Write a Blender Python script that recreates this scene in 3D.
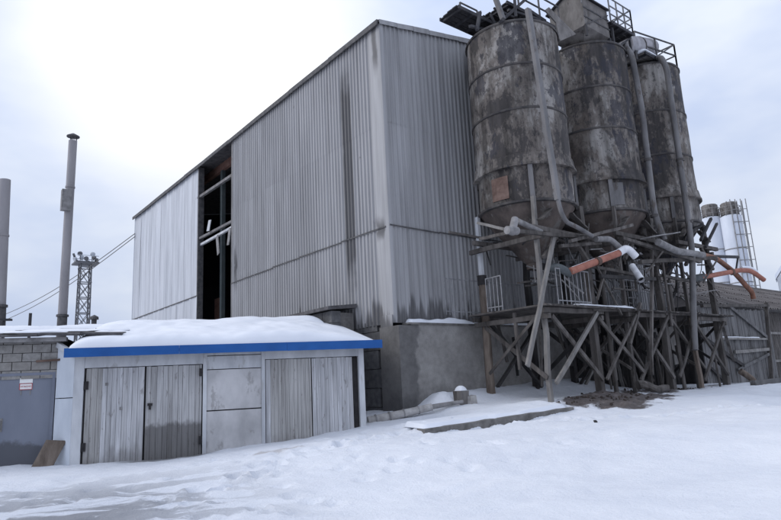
import bpy, math, random
import numpy as np
from mathutils import Vector, Matrix, noise as mnoise
random.seed(7); rng = np.random.default_rng(7)
for o in list(bpy.data.objects): bpy.data.objects.remove(o)
scene = bpy.context.scene
COL = scene.collection

# ------------------------------------------------------------------ camera
F, CX, CY = 604.0, 390.5, 260.0                       # focal length and centre in photo pixels
def rayc(x, y): return np.array([(x-CX)/F, -(y-CY)/F, -1.0])
_a, _b = rayc(-100, 406), rayc(900, 356)              # two points of the horizon
_Z = np.cross(_b, _a); _Z /= np.linalg.norm(_Z); _Z = _Z if _Z[1] > 0 else -_Z
_Y = _a/np.linalg.norm(_a); _Y -= _Z*(_Y@_Z); _Y /= np.linalg.norm(_Y)
R = np.array([np.cross(_Y, _Z), _Y, _Z]); CAM = np.array([0, 0, 1.6])
cam = bpy.data.cameras.new('camera'); camo = bpy.data.objects.new('camera', cam); COL.objects.link(camo)
M4 = Matrix([list(R[0])+[0], list(R[1])+[0], list(R[2])+[1.6], [0, 0, 0, 1]]); camo.matrix_world = M4
cam.sensor_width = 36; cam.sensor_fit = 'HORIZONTAL'; cam.lens = 36*F/781; cam.clip_end = 3000
scene.camera = camo
def at(x, y, **k):                                    # surveyed point: photo direction meets a known plane
    d = R@rayc(x, y); (ax, v), = k.items()
    if ax == 'D': return Vector(CAM+d*v)
    i = 'XYZ'.index(ax); return Vector(CAM+d*((v-CAM[i])/d[i]))

# ------------------------------------------------------------------ light
SUN_EL, SUN_AZ = math.radians(36), Vector((-0.70, 0.60, 0)).normalized()   # sun behind thin cloud, up and left beyond the hall
world = bpy.data.worlds.new('World'); scene.world = world; world.use_nodes = True
nt = world.node_tree; nt.nodes.clear()
def N(t, typ, **k):
    n = t.nodes.new(typ)
    for a, v in k.items(): setattr(n, a, v)
    return n
wo = N(nt, 'ShaderNodeOutputWorld'); bg = N(nt, 'ShaderNodeBackground'); bg.inputs[1].default_value = 0.1
sky = N(nt, 'ShaderNodeTexSky', sky_type='NISHITA', sun_disc=False); sky.sun_elevation = SUN_EL
sky.sun_rotation = math.atan2(SUN_AZ.x, SUN_AZ.y); sky.air_density = 1.0; sky.dust_density = 3.0
tc = N(nt, 'ShaderNodeTexCoord'); mp = N(nt, 'ShaderNodeMapping'); mp.inputs['Scale'].default_value = (1, 1, 2.2)
nz = N(nt, 'ShaderNodeTexNoise'); nz.inputs['Scale'].default_value = 2.0; nz.inputs['Detail'].default_value = 5; nz.inputs['Roughness'].default_value = 0.52
rp = N(nt, 'ShaderNodeValToRGB'); rp.color_ramp.elements[0].position = 0.42; rp.color_ramp.elements[1].position = 0.70
rp.color_ramp.elements[0].color = (5.7, 6.6, 8.7, 1); rp.color_ramp.elements[1].color = (9.3, 9.7, 10.3, 1)
mx = N(nt, 'ShaderNodeMixRGB'); mx.inputs[0].default_value = 0.93
nt.links.new(tc.outputs['Generated'], mp.inputs[0]); nt.links.new(mp.outputs[0], nz.inputs[0]); nt.links.new(nz.outputs[0], rp.inputs[0])
# the thin part of the veil that shows brightest, up and left of the hall
dp = N(nt, 'ShaderNodeVectorMath', operation='DOT_PRODUCT'); dp.inputs[1].default_value = (0.30, 0.80, 0.52); nt.links.new(tc.outputs['Generated'], dp.inputs[0])
gl = N(nt, 'ShaderNodeMapRange', interpolation_type='SMOOTHSTEP'); gl.inputs[1].default_value = 0.95; gl.inputs[2].default_value = 1.0; nt.links.new(dp.outputs['Value'], gl.inputs[0])
gm = N(nt, 'ShaderNodeMixRGB'); gm.inputs[2].default_value = (11.5, 11.4, 11.3, 1); nt.links.new(gl.outputs[0], gm.inputs[0]); 
# an overcast sky is brighter overhead than at the horizon
sx = N(nt, 'ShaderNodeSeparateXYZ'); nt.links.new(tc.outputs['Generated'], sx.inputs[0])
el = N(nt, 'ShaderNodeMapRange'); el.inputs[3].default_value = 0.80; el.inputs[4].default_value = 1.30; nt.links.new(sx.outputs[2], el.inputs[0])
em = N(nt, 'ShaderNodeVectorMath', operation='SCALE'); nt.links.new(rp.outputs[0], em.inputs[0]); nt.links.new(el.outputs[0], em.inputs['Scale'])
nt.links.new(em.outputs[0], gm.inputs[1])
nt.links.new(sky.outputs[0], mx.inputs[1]); nt.links.new(gm.outputs[0], mx.inputs[2]); nt.links.new(mx.outputs[0], bg.inputs[0]); nt.links.new(bg.outputs[0], wo.inputs[0])
sl = bpy.data.lights.new('sun', 'SUN'); sl.energy = 1.15; sl.angle = math.radians(40); sl.color = (1, 0.97, 0.93)
so = bpy.data.objects.new('sun', sl); COL.objects.link(so)
sdir = Vector((SUN_AZ.x*math.cos(SUN_EL), SUN_AZ.y*math.cos(SUN_EL), math.sin(SUN_EL)))
so.rotation_euler = sdir.to_track_quat('Z', 'Y').to_euler(); so.location = (-20, 0, 40)
vs = scene.view_settings; vs.view_transform = 'Standard'; vs.look = 'None'; vs.exposure = 0.17; vs.gamma = 1.0; vs.use_curve_mapping = False
scene.render.engine = 'CYCLES'; scene.render.resolution_x = 1024; scene.render.resolution_y = 682

# ------------------------------------------------------------------ materials
class T:
    """small node-tree writer working on world position"""
    def __init__(s, name, rough=0.8, metal=0.0, spec=0.3):
        s.m = bpy.data.materials.new(name); s.m.use_nodes = True; s.t = s.m.node_tree
        s.b = s.t.nodes['Principled BSDF']; s.b.inputs['Roughness'].default_value = rough; s.b.inputs['Metallic'].default_value = metal
        s.b.inputs['Specular IOR Level'].default_value = spec
        s.geo = N(s.t, 'ShaderNodeNewGeometry'); s.pos = s.geo.outputs['Position']
        s.sep = N(s.t, 'ShaderNodeSeparateXYZ'); s.L(s.pos, s.sep.inputs[0]); s.x, s.y, s.z = s.sep.outputs[:3]
    def L(s, a, b): s.t.links.new(a, b)
    def inp(s, sock, v):
        if hasattr(v, 'is_output'): s.L(v, sock)
        else: sock.default_value = v
    def noise(s, scale, vec=(1, 1, 1), detail=4, rough=0.55, dist=0, off=(0, 0, 0)):
        mp = N(s.t, 'ShaderNodeMapping'); mp.inputs['Scale'].default_value = vec; mp.inputs['Location'].default_value = off; s.L(s.pos, mp.inputs[0])
        n = N(s.t, 'ShaderNodeTexNoise'); n.inputs['Scale'].default_value = scale; n.inputs['Detail'].default_value = detail
        n.inputs['Roughness'].default_value = rough; n.inputs['Distortion'].default_value = dist; s.L(mp.outputs[0], n.inputs[0]); return n.outputs[0]
    def math(s, op, a, b=0.0, c=None, clamp=False):
        n = N(s.t, 'ShaderNodeMath', operation=op, use_clamp=clamp); s.inp(n.inputs[0], a); s.inp(n.inputs[1], b)
        if c is not None: s.inp(n.inputs[2], c)
        return n.outputs[0]
    def step(s, v, lo, hi):                       # smooth 0..1
        n = N(s.t, 'ShaderNodeMapRange', interpolation_type='SMOOTHSTEP'); s.inp(n.inputs[0], v)
        n.inputs[1].default_value = lo; n.inputs[2].default_value = hi; return n.outputs[0]
    def ramp(s, v, stops, interp='LINEAR'):
        n = N(s.t, 'ShaderNodeValToRGB'); n.color_ramp.interpolation = interp; e = n.color_ramp.elements
        while len(e) < len(stops): e.new(0.5)
        for i, (p, c) in enumerate(stops):
            e[i].position = p; c = (c, c, c) if not isinstance(c, tuple) else c; e[i].color = (*c, 1)
        s.L(v, n.inputs[0]); return n.outputs[0]
    def mix(s, f, a, b, typ='MIX'):
        n = N(s.t, 'ShaderNodeMixRGB', blend_type=typ); s.inp(n.inputs[0], f)
        for i, v in ((1, a), (2, b)):
            if hasattr(v, 'is_output'): s.L(v, n.inputs[i])
            else: n.inputs[i].default_value = (*((v, v, v) if not isinstance(v, tuple) else v), 1)
        return n.outputs[0]
    def bump(s, h, strength=0.3, dist=0.02):
        n = N(s.t, 'ShaderNodeBump'); n.inputs['Strength'].default_value = strength; n.inputs['Distance'].default_value = dist
        s.L(h, n.inputs['Height']); s.L(n.outputs[0], s.b.inputs['Normal'])
    def done(s, col, rough=None):
        s.inp(s.b.inputs['Base Color'], col if hasattr(col, 'is_output') else (*col, 1))
        if rough is not None: s.inp(s.b.inputs['Roughness'], rough)
        return s.m
    def rand(s):
        return N(s.t, 'ShaderNodeObjectInfo').outputs['Random']
    def box(s, coord, c, w, zlo, zhi, soft=0.15, wob=0.12, zsoft=0.5, seed=0):
        """stain of its own shape: a wobbly vertical patch"""
        n = s.noise(1.7, (1, 1, 0.7), 3, off=(seed, seed*2, 0)); n = s.math('SUBTRACT', n, 0.5)
        d = s.math('ABSOLUTE', s.math('SUBTRACT', s.math('ADD', coord, s.math('MULTIPLY', n, wob*3)), c))
        a = s.math('SUBTRACT', 1.0, s.step(d, w-soft, w+soft))
        z = s.math('ADD', s.z, s.math('MULTIPLY', n, zsoft*2))
        b = s.math('MULTIPLY', s.step(z, zlo-zsoft, zlo+zsoft), s.math('SUBTRACT', 1.0, s.step(z, zhi-zsoft, zhi+zsoft)))
        return s.math('MULTIPLY', a, b)

MAT = {}
def m_cladding():
    s = T('corrugated_sheet_metal', 0.62, 0.0, 0.35)
    c = s.ramp(s.noise(0.5, (1, 1, 0.35), 5), [(0.3, (0.275, 0.273, 0.282)), (0.7, (0.39, 0.386, 0.396))])
    c = s.mix(0.5, c, s.ramp(s.noise(5, (1, 1, 0.05), 3), [(0.32, (0.21, 0.208, 0.213)), (0.55, (0.36, 0.357, 0.366)), (0.75, (0.47, 0.468, 0.478))]))
    sp = s.step(s.noise(7, (1, 1, 0.03), 2, off=(3, 1, 0)), 0.70, 0.76)             # light runs
    c = s.mix(s.math('MULTIPLY', sp, 0.4), c, (0.55, 0.55, 0.56))
    c = s.mix(s.math('MULTIPLY', s.rand(), 0.22), c, (0.16, 0.157, 0.165))            # every sheet weathers a little differently
    # water stains
    isL = s.step(s.x, 12.2, 12.0)
    isL = s.math('SUBTRACT', 1.0, s.step(s.x, 12.05, 12.15)); isG = s.math('SUBTRACT', 1.0, isL)
    st = s.math('MULTIPLY', isL, s.box(s.y, 16.95, 0.30, 5.2, 12.6, 0.1, 0.05, 0.8, 1))
    st = s.math('MAXIMUM', st, s.math('MULTIPLY', isL, s.box(s.y, 15.05, 0.14, 12.3, 14.4, 0.08, 0.08, 0.5, 3)))
    st = s.math('MAXIMUM', st, s.math('MULTIPLY', isL, s.box(s.y, 26.5, 0.16, 6.6, 8.0, 0.1, 0.2, 0.6, 5)))
    st = s.math('MAXIMUM', st, s.math('MULTIPLY', isG, s.box(s.x, 16.25, 0.16, 12.5, 14.0, 0.1, 0.05, 0.3, 7)))
    st = s.math('MAXIMUM', st, s.math('MULTIPLY', isL, s.box(s.y, 15.25, 0.2, 6.25, 6.85, 0.1, 0.25, 0.25, 9)))
    low = s.math('ADD', s.z, s.math('MULTIPLY', s.math('SUBTRACT', s.noise(5, (1, 1, 0.05), 2), 0.5), 1.9))
    low = s.math('ADD', low, s.math('MULTIPLY', s.math('SUBTRACT', s.noise(0.55, (1, 1, 0), 2), 0.45), 2.6))
    low = s.math('SUBTRACT', 1.0, s.step(low, 3.85, 4.25))
    st = s.math('MAXIMUM', st, s.math('MULTIPLY', low, 0.9))
    c = s.mix(s.math('MULTIPLY', st, 0.82), c, (0.055, 0.053, 0.056))
    rust = s.step(s.noise(3.1, (1, 1, 0.6), 6, off=(9, 4, 2)), 0.70, 0.78); c = s.mix(s.math('MULTIPLY', rust, 0.6), c, (0.09, 0.075, 0.065))
    s.bump(s.noise(2.2, (1, 1, 0.4), 4), 0.25, 0.05); return s.done(c)
MAT['cladding'] = m_cladding()
def m_silver():
    s = T('galvanised_panel', 0.5, 0.0, 0.5)
    c = s.ramp(s.noise(0.9, (1, 1, 0.25), 5), [(0.3, (0.40, 0.42, 0.47)), (0.72, (0.60, 0.62, 0.67))])
    c = s.mix(0.35, c, s.ramp(s.noise(6, (1, 1, 0.04), 3), [(0.36, (0.22, 0.23, 0.25)), (0.6, (0.6, 0.62, 0.66))]))
    c = s.mix(s.math('MULTIPLY', s.rand(), 0.35), c, (0.30, 0.31, 0.34)); s.bump(s.noise(1.4, (1, 1, 0.5), 3), 0.3, 0.06); return s.done(c)
MAT['silver'] = m_silver()
def m_silo():
    s = T('peeling_silo_steel', 0.75, 0.0, 0.3)
    big = s.noise(0.55, (1, 1, 0.75), 8, 0.60, 0.3); fine = s.noise(4.2, (1, 1, 0.45), 9, 0.72, 0.3, off=(4, 2, 1))
    v = s.math('ADD', s.math('MULTIPLY', big, 0.62), s.math('MULTIPLY', fine, 0.38))
    c = s.ramp(v, [(0.0, (0.034, 0.031, 0.033)), (0.455, (0.058, 0.052, 0.051)), (0.475, (0.125, 0.109, 0.099)), (0.525, (0.175, 0.156, 0.143)), (0.555, (0.275, 0.257, 0.242)), (0.70, (0.38, 0.362, 0.345))])
    run = s.ramp(s.noise(3.4, (1, 1, 0.06), 4, 0.6), [(0.36, 0.25), (0.58, 1.08)]); c = s.mix(0.7, c, run, 'MULTIPLY')
    blue = s.step(s.noise(0.8, (1, 1, 0.6), 7, 0.68, off=(7, 7, 3)), 0.555, 0.58); c = s.mix(s.math('MULTIPLY', blue, 0.72), c, (0.030, 0.031, 0.043))
    och = s.step(s.noise(0.9, (1, 1, 0.4), 5, 0.6, off=(1, 9, 3)), 0.56, 0.68); c = s.mix(s.math('MULTIPLY', och, 0.4), c, (0.125, 0.098, 0.080))
    sc = s.step(s.noise(6, (1, 1, 0.7), 7, 0.72), 0.55, 0.60); c = s.mix(s.math('MULTIPLY', sc, 0.62), c, (0.035, 0.033, 0.035))
    s.bump(v, 0.5, 0.03); return s.done(c)
MAT['silo'] = m_silo()
def m_simple(name, c0, c1, scale=3, vec=(1, 1, 1), rough=0.8, bump=0.3, bd=0.01, metal=0, randmix=None, detail=5, lo=0.32, hi=0.68, spots=None, spec=0.3):
    s = T(name, rough, metal, spec); n = s.noise(scale, vec, detail, 0.6)
    c = s.ramp(n, [(lo, c0), (hi, c1)])
    if randmix: c = s.mix(s.math('MULTIPLY', s.rand(), randmix[1]), c, randmix[0])
    if spots: c = s.mix(s.math('MULTIPLY', s.step(s.noise(spots[1], spots[2], 6, 0.65, off=(5, 3, 8)), spots[3], spots[3]+0.07), spots[4]), c, spots[0])
    if bump: s.bump(s.noise(scale*2.5, vec, 5), bump, bd)
    MAT[name] = s.done(c); return MAT[name]
m_simple('rust_cone', (0.055, 0.046, 0.044), (0.17, 0.138, 0.122), 1.6, (1, 1, 0.8), 0.85, spots=((0.2, 0.19, 0.18), 1.8, (1, 1, 0.5), 0.55, 0.6))
m_simple('hoop_steel', (0.035, 0.033, 0.036), (0.11, 0.10, 0.095), 3, (1, 1, 1), 0.7)
m_simple('dark_steel', (0.022, 0.022, 0.028), (0.06, 0.058, 0.062), 4, (1, 1, 0.5), 0.7)
m_simple('rust_panel', (0.11, 0.068, 0.055), (0.22, 0.15, 0.125), 4, (1, 1, 1), 0.85)
m_simple('galv_pipe', (0.095, 0.092, 0.095), (0.20, 0.193, 0.195), 2.5, (1, 1, 0.3), 0.6, spots=((0.075, 0.06, 0.05), 4, (1, 1, 0.4), 0.56, 0.7))
m_simple('dusty_pipe', (0.15, 0.145, 0.145), (0.30, 0.29, 0.29), 4, (1, 1, 1), 0.85)
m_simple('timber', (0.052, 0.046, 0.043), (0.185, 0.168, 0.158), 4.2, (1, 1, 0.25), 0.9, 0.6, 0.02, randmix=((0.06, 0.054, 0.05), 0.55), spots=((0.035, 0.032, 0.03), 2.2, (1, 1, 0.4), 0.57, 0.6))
m_simple('pale_timber', (0.15, 0.14, 0.132), (0.31, 0.295, 0.28), 4, (1, 1, 0.4), 0.9, 0.5, 0.01, randmix=((0.14, 0.13, 0.125), 0.4))
m_simple('log_bark', (0.09, 0.07, 0.058), (0.22, 0.18, 0.15), 5, (1, 1, 0.2), 0.95, 0.7, 0.03)
m_simple('earth', (0.03, 0.024, 0.022), (0.10, 0.08, 0.07), 5, (1, 1, 1), 0.95)
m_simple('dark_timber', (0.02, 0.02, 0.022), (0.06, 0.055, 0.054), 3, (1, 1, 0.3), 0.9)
m_simple('shed_board', (0.10, 0.097, 0.098), (0.22, 0.215, 0.215), 3, (1, 1, 0.12), 0.9, 0.4, 0.01, randmix=((0.07, 0.066, 0.066), 0.55), spots=((0.05, 0.047, 0.045), 1.2, (1, 1, 0.6), 0.55, 0.6))
m_simple('slate_roof', (0.07, 0.06, 0.058), (0.155, 0.14, 0.135), 1.2, (1, 1, 1), 0.9, 0.3, 0.02, randmix=((0.20, 0.185, 0.18), 0.5))
m_simple('white_pipe', (0.55, 0.55, 0.58), (0.78, 0.78, 0.8), 5, (1, 1, 1), 0.6)
m_simple('orange_pipe', (0.27, 0.10, 0.068), (0.40, 0.17, 0.125), 4, (1, 1, 1), 0.65, spots=((0.25, 0.2, 0.18), 5, (1, 1, 1), 0.6, 0.6))
m_simple('dirty_orange', (0.13, 0.07, 0.05), (0.30, 0.13, 0.08), 4, (1, 1, 1), 0.75)
m_simple('grey_hose', (0.06, 0.07, 0.075), (0.13, 0.14, 0.145), 4, (1, 1, 1), 0.7)
m_simple('white_silo', (0.52, 0.55, 0.62), (0.64, 0.67, 0.73), 0.7, (1, 1, 0.3), 0.5)
m_simple('rail_steel', (0.10, 0.10, 0.105), (0.22, 0.22, 0.225), 5, (1, 1, 1), 0.7)
m_simple('dark_rail', (0.05, 0.05, 0.056), (0.12, 0.115, 0.115), 5, (1, 1, 1), 0.75)
m_simple('picket_steel', (0.17, 0.17, 0.18), (0.32, 0.32, 0.33), 5, (1, 1, 1), 0.7)
m_simple('housing_sheet', (0.10, 0.092, 0.088), (0.22, 0.205, 0.195), 2.6, (1, 1, 0.5), 0.8, 0.3, 0.02, spots=((0.06, 0.05, 0.046), 3, (1, 1, 0.4), 0.55, 0.7))
m_simple('drum_dust', (0.26, 0.25, 0.26), (0.42, 0.41, 0.43), 3, (1, 1, 1), 0.9)
m_simple('mesh_grate', (0.02, 0.02, 0.024), (0.05, 0.048, 0.05), 8, (1, 1, 1), 0.8)
m_simple('block', (0.20, 0.192, 0.185), (0.33, 0.32, 0.31), 9, (1, 1, 1), 0.95, 0.6, 0.012, randmix=((0.24, 0.225, 0.21), 0.6))
m_simple('mortar', (0.12, 0.115, 0.11), (0.19, 0.18, 0.175), 9, (1, 1, 1), 0.95)
m_simple('old_block', (0.085, 0.085, 0.09), (0.17, 0.17, 0.175), 5, (1, 1, 1), 0.95, 0.5, 0.02, randmix=((0.08, 0.078, 0.08), 0.6))
m_simple('steel_door', (0.155, 0.17, 0.215), (0.20, 0.215, 0.265), 1.5, (1, 1, 0.4), 0.55, 0.1, 0.01, spots=((0.10, 0.10, 0.105), 1.3, (1, 1, 1), 0.62, 0.5))
s_ = T('store_door_paint', 0.55, 0, 0.3); c_ = s_.ramp(s_.noise(1.5, (1, 1, 0.4), 5), [(0.32, (0.165, 0.182, 0.228)), (0.68, (0.21, 0.227, 0.277))])
w_ = s_.math('ADD', s_.z, s_.math('MULTIPLY', s_.math('SUBTRACT', s_.noise(1.6, (1, 1, 1), 6, 0.6), 0.5), 0.9)); c_ = s_.mix(s_.math('MULTIPLY', s_.math('SUBTRACT', 1.0, s_.step(w_, 0.55, 0.68)), 0.75), c_, (0.065, 0.065, 0.072)); MAT['store_door'] = s_.done(c_)
m_simple('white_board', (0.38, 0.39, 0.415), (0.62, 0.63, 0.65), 2.2, (1, 1, 0.3), 0.75, 0.3, 0.008, spots=((0.33, 0.32, 0.31), 3, (1, 1, 0.3), 0.57, 0.55))
m_simple('pale_sheet', (0.50, 0.54, 0.60), (0.66, 0.70, 0.76), 1.6, (1, 1, 0.4), 0.7, 0.2, 0.01)
m_simple('grey_render', (0.36, 0.355, 0.36), (0.56, 0.55, 0.555), 1.6, (1, 1, 0.6), 0.85, 0.3, 0.01, spots=((0.25, 0.24, 0.235), 2.2, (1, 1, 0.6), 0.56, 0.6))
m_simple('blue_trim', (0.008, 0.075, 0.27), (0.013, 0.10, 0.34), 2, (1, 1, 1), 0.45, 0.1, 0.01, spots=((0.1, 0.16, 0.32), 6, (1, 1, 1), 0.66, 0.5))
m_simple('black_iron', (0.015, 0.014, 0.016), (0.04, 0.036, 0.036), 6, (1, 1, 1), 0.7)
m_simple('sign_white', (0.70, 0.70, 0.68), (0.8, 0.8, 0.79), 6, (1, 1, 1), 0.5, 0)
m_simple('sign_red', (0.38, 0.045, 0.06), (0.45, 0.06, 0.07), 6, (1, 1, 1), 0.5, 0)
m_simple('roof_felt', (0.05, 0.048, 0.052), (0.13, 0.125, 0.13), 4, (1, 1, 1), 0.9)
m_simple('chimney_steel', (0.24, 0.228, 0.238), (0.34, 0.325, 0.338), 0.9, (1, 1, 0.3), 0.65, 0.1)
m_simple('rust_brown', (0.075, 0.048, 0.038), (0.16, 0.108, 0.088), 1.4, (1, 1, 0.4), 0.85)
m_simple('red_beam', (0.13, 0.065, 0.05), (0.24, 0.14, 0.11), 2, (1, 1, 1), 0.8)
m_simple('inner_steel', (0.05, 0.065, 0.068), (0.09, 0.105, 0.11), 2, (1, 1, 1), 0.8)
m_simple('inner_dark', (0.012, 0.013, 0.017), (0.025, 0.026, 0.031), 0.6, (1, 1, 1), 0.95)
m_simple('slab_concrete', (0.10, 0.095, 0.09), (0.23, 0.22, 0.21), 4, (1, 1, 1), 0.95, 0.7, 0.03)
m_simple('lagging', (0.30, 0.285, 0.275), (0.48, 0.465, 0.455), 6, (1, 1, 1), 0.95, 0.6, 0.02)
m_simple('wire', (0.10, 0.09, 0.085), (0.14, 0.13, 0.12), 2, (1, 1, 1), 0.8, 0)
m_simple('tower_steel', (0.07, 0.072, 0.08), (0.13, 0.13, 0.14), 2, (1, 1, 1), 0.7, 0)
m_simple('tower_pale', (0.30, 0.32, 0.36), (0.45, 0.47, 0.5), 2, (1, 1, 1), 0.7, 0)
def m_door(name, base0, base1, wet):
    s = T(name, 0.85, 0, 0.25)
    c = s.ramp(s.noise(3, (1, 1, 0.10), 5, 0.6), [(0.3, base0), (0.68, base1)])
    c = s.mix(s.math('MULTIPLY', s.rand(), 0.4), c, (0.30, 0.29, 0.285))
    gr = s.ramp(s.noise(26, (1, 1, 0.035), 4, 0.6, off=(1, 8, 0)), [(0.34, 0.45), (0.58, 1.05)]); c = s.mix(0.55, c, gr, 'MULTIPLY')
    fl = s.step(s.noise(11, (1, 1, 0.25), 5, 0.65, off=(3, 3, 1)), 0.60, 0.66); c = s.mix(s.math('MULTIPLY', fl, 0.6), c, (0.17, 0.155, 0.145))
    if wet:                                             # soaked lower part of the right leaf
        w = s.math('ADD', s.z, s.math('MULTIPLY', s.math('SUBTRACT', s.noise(3.2, (1, 1, 0.5), 5), 0.5), 0.6))
        w = s.math('SUBTRACT', 1.0, s.step(w, wet-0.07, wet+0.07)); c = s.mix(s.math('MULTIPLY', w, 0.75), c, (0.085, 0.08, 0.078))
    else:
        w = s.math('ADD', s.z, s.math('MULTIPLY', s.math('SUBTRACT', s.noise(4, (1, 1, 0.4), 5), 0.5), 1.2))
        w = s.math('SUBTRACT', 1.0, s.step(w, 0.05, 0.45)); c = s.mix(s.math('MULTIPLY', w, 0.5), c, (0.14, 0.13, 0.125))
    s.bump(s.noise(6, (1, 1, 0.1), 4), 0.3, 0.01); MAT[name] = s.done(c)
m_door('door_board', (0.40, 0.40, 0.415), (0.64, 0.64, 0.66), 0)
m_door('door_board_wet', (0.36, 0.355, 0.36), (0.55, 0.545, 0.55), 0.85)
m_door('door_board_warm', (0.35, 0.34, 0.33), (0.52, 0.51, 0.50), 0)
def m_plinth():
    s = T('plinth_concrete', 0.9, 0, 0.2)
    c = s.ramp(s.noise(0.9, (1, 1, 1), 6, 0.6), [(0.3, (0.215, 0.205, 0.198)), (0.55, (0.31, 0.298, 0.286)), (0.75, (0.39, 0.376, 0.36))])
    low = s.math('ADD', s.z, s.math('MULTIPLY', s.math('SUBTRACT', s.noise(1.2, (1, 1, 1), 5), 0.5), 1.6))
    c = s.mix(s.math('MULTIPLY', s.math('SUBTRACT', 1.0, s.step(low, 0.7, 1.4)), 0.65), c, (0.05, 0.048, 0.048))
    lft = s.math('ADD', s.x, s.math('MULTIPLY', s.math('SUBTRACT', s.noise(1.1, (1, 1, 1), 6), 0.5), 1.6))
    c = s.mix(s.math('MULTIPLY', s.math('SUBTRACT', 1.0, s.step(lft, 12.5, 12.7)), 0.7), c, (0.10, 0.098, 0.10))
    mo = s.ramp(s.noise(4.5, (1, 1, 1), 8, 0.7), [(0.35, 0.7), (0.6, 1.08)]); c = s.mix(0.6, c, mo, 'MULTIPLY'); dr = s.step(s.noise(2, (1, 1, 0.3), 5, off=(2, 0, 6)), 0.58, 0.72); c = s.mix(s.math('MULTIPLY', dr, 0.35), c, (0.07, 0.067, 0.066))
    s.bump(s.noise(7, (1, 1, 1), 6), 0.5, 0.015); MAT['plinth'] = s.done(c)
m_plinth()
def m_snow(name, ground=False):
    s = T(name, 0.7, 0, 0.3)
    c = s.ramp(s.noise(0.8, (1, 1, 1), 5), [(0.3, (0.70, 0.722, 0.775)), (0.7, (0.78, 0.796, 0.838))])
    s.b.inputs['Subsurface Weight'].default_value = 0.0
    if ground:
        # trampled, wet snow in front of the garages
        d = s.math('ADD', s.math('MULTIPLY', s.x, 0.352), s.math('MULTIPLY', s.y, 0.936)); u = s.math('SUBTRACT', s.math('MULTIPLY', s.x, 0.936), s.math('MULTIPLY', s.y, 0.352))
        zone = s.math('MULTIPLY', s.math('SUBTRACT', 1.0, s.step(u, -1.6, 2.2)), s.math('SUBTRACT', 1.0, s.step(d, 9.5, 14.2)))
        mp0 = N(s.t, 'ShaderNodeMapping'); mp0.inputs['Rotation'].default_value = (0, 0, math.radians(30)); s.L(s.pos, mp0.inputs[0]); mp = N(s.t, 'ShaderNodeMapping'); mp.inputs['Scale'].default_value = (0.42, 1.0, 1); s.L(mp0.outputs[0], mp.inputs[0])
        spk2 = s.step(s.noise(9, (1, 1, 1), 6, 0.75, off=(8, 1, 1)), 0.64, 0.70); n = N(s.t, 'ShaderNodeTexNoise'); n.inputs['Scale'].default_value = 1.1; n.inputs['Detail'].default_value = 9; n.inputs['Roughness'].default_value = 0.66; n.inputs['Distortion'].default_value = 0.4; s.L(mp.outputs[0], n.inputs[0])
        wet = s.math('MULTIPLY', zone, s.step(n.outputs[0], 0.46, 0.53)); c = s.mix(s.math('MULTIPLY', zone, 0.7), c, (0.53, 0.56, 0.63)); c = s.mix(s.math('MULTIPLY', wet, 0.9), c, (0.20, 0.205, 0.225))
        slush = s.step(s.noise(0.55, (1, 1, 1), 6, 0.62, off=(2, 5, 0)), 0.56, 0.70); c = s.mix(s.math('MULTIPLY', slush, 0.18), c, (0.60, 0.62, 0.68))
        spk = s.step(s.noise(14, (1, 1, 1), 4, 0.7), 0.70, 0.76); c = s.mix(s.math('MULTIPLY', spk, s.math('MULTIPLY', slush, 0.45)), c, (0.34, 0.32, 0.31)); c = s.mix(s.math('MULTIPLY', spk2, s.math('MULTIPLY', zone, 0.6)), c, (0.17, 0.165, 0.17))
        # bare earth under the trestle and a brownish patch before the right garage
        def spot(px, py, rx, ry, lo, hi, amp=1.3, sc=1.1):
            dx = s.math('DIVIDE', s.math('SUBTRACT', s.x, px), rx); dy = s.math('DIVIDE', s.math('SUBTRACT', s.y, py), ry)
            r = s.math('SQRT', s.math('ADD', s.math('MULTIPLY', dx, dx), s.math('MULTIPLY', dy, dy)))
            r = s.math('ADD', r, s.math('MULTIPLY', s.math('SUBTRACT', s.noise(sc, (1, 1, 1), 7, 0.65), 0.5), amp)); return s.math('SUBTRACT', 1.0, s.step(r, lo, hi))
        earth = s.ramp(s.noise(4, (1, 1, 1), 7, 0.7), [(0.3, (0.030, 0.024, 0.022)), (0.6, (0.095, 0.075, 0.068)), (0.75, (0.2, 0.18, 0.17))])
        e = spot(16.9, 10.5, 3.0, 1.6, 0.72, 0.95, 1.5); c = s.mix(s.math('MULTIPLY', e, 0.95), c, earth)
        e2 = spot(21.8, 11.7, 3.2, 0.9, 0.6, 0.95, 1.6); c = s.mix(s.math('MULTIPLY', e2, 0.9), c, earth)
        e4 = spot(27.5, 11.9, 2.2, 0.5, 0.4, 0.8, 1.8, 2.0); c = s.mix(s.math('MULTIPLY', e4, 0.7), c, earth)
        e3 = spot(6.45, 12.1, 0.75, 0.45, 0.3, 1.0, 1.8, 3.0); c = s.mix(s.math('MULTIPLY', e3, 0.55), c, (0.30, 0.26, 0.235))
        dw = s.math('ADD', d, s.math('MULTIPLY', s.math('SUBTRACT', s.noise(2.5, (1, 1, 1), 6, 0.65), 0.5), 0.5)); e5 = s.math('MULTIPLY', s.step(dw, 15.62, 15.85), s.math('MULTIPLY', s.step(u, -2.0, -1.2), s.math('SUBTRACT', 1.0, s.step(u, 0.2, 0.7)))); c = s.mix(s.math('MULTIPLY', e5, 0.75), c, (0.15, 0.145, 0.145))
        h = s.math('ADD', s.math('ADD', s.noise(6, (1, 1, 1), 8, 0.68), s.math('MULTIPLY', s.noise(28, (1, 1, 1), 4, 0.7), 0.35)), s.math('MULTIPLY', n.outputs[0], 0.12)); s.bump(h, 0.75, 0.055)
    else: s.bump(s.noise(4, (1, 1, 1), 6, 0.6), 0.3, 0.03)
    MAT[name] = s.done(c)
m_snow('snow'); m_snow('snow_ground', True)

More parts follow.
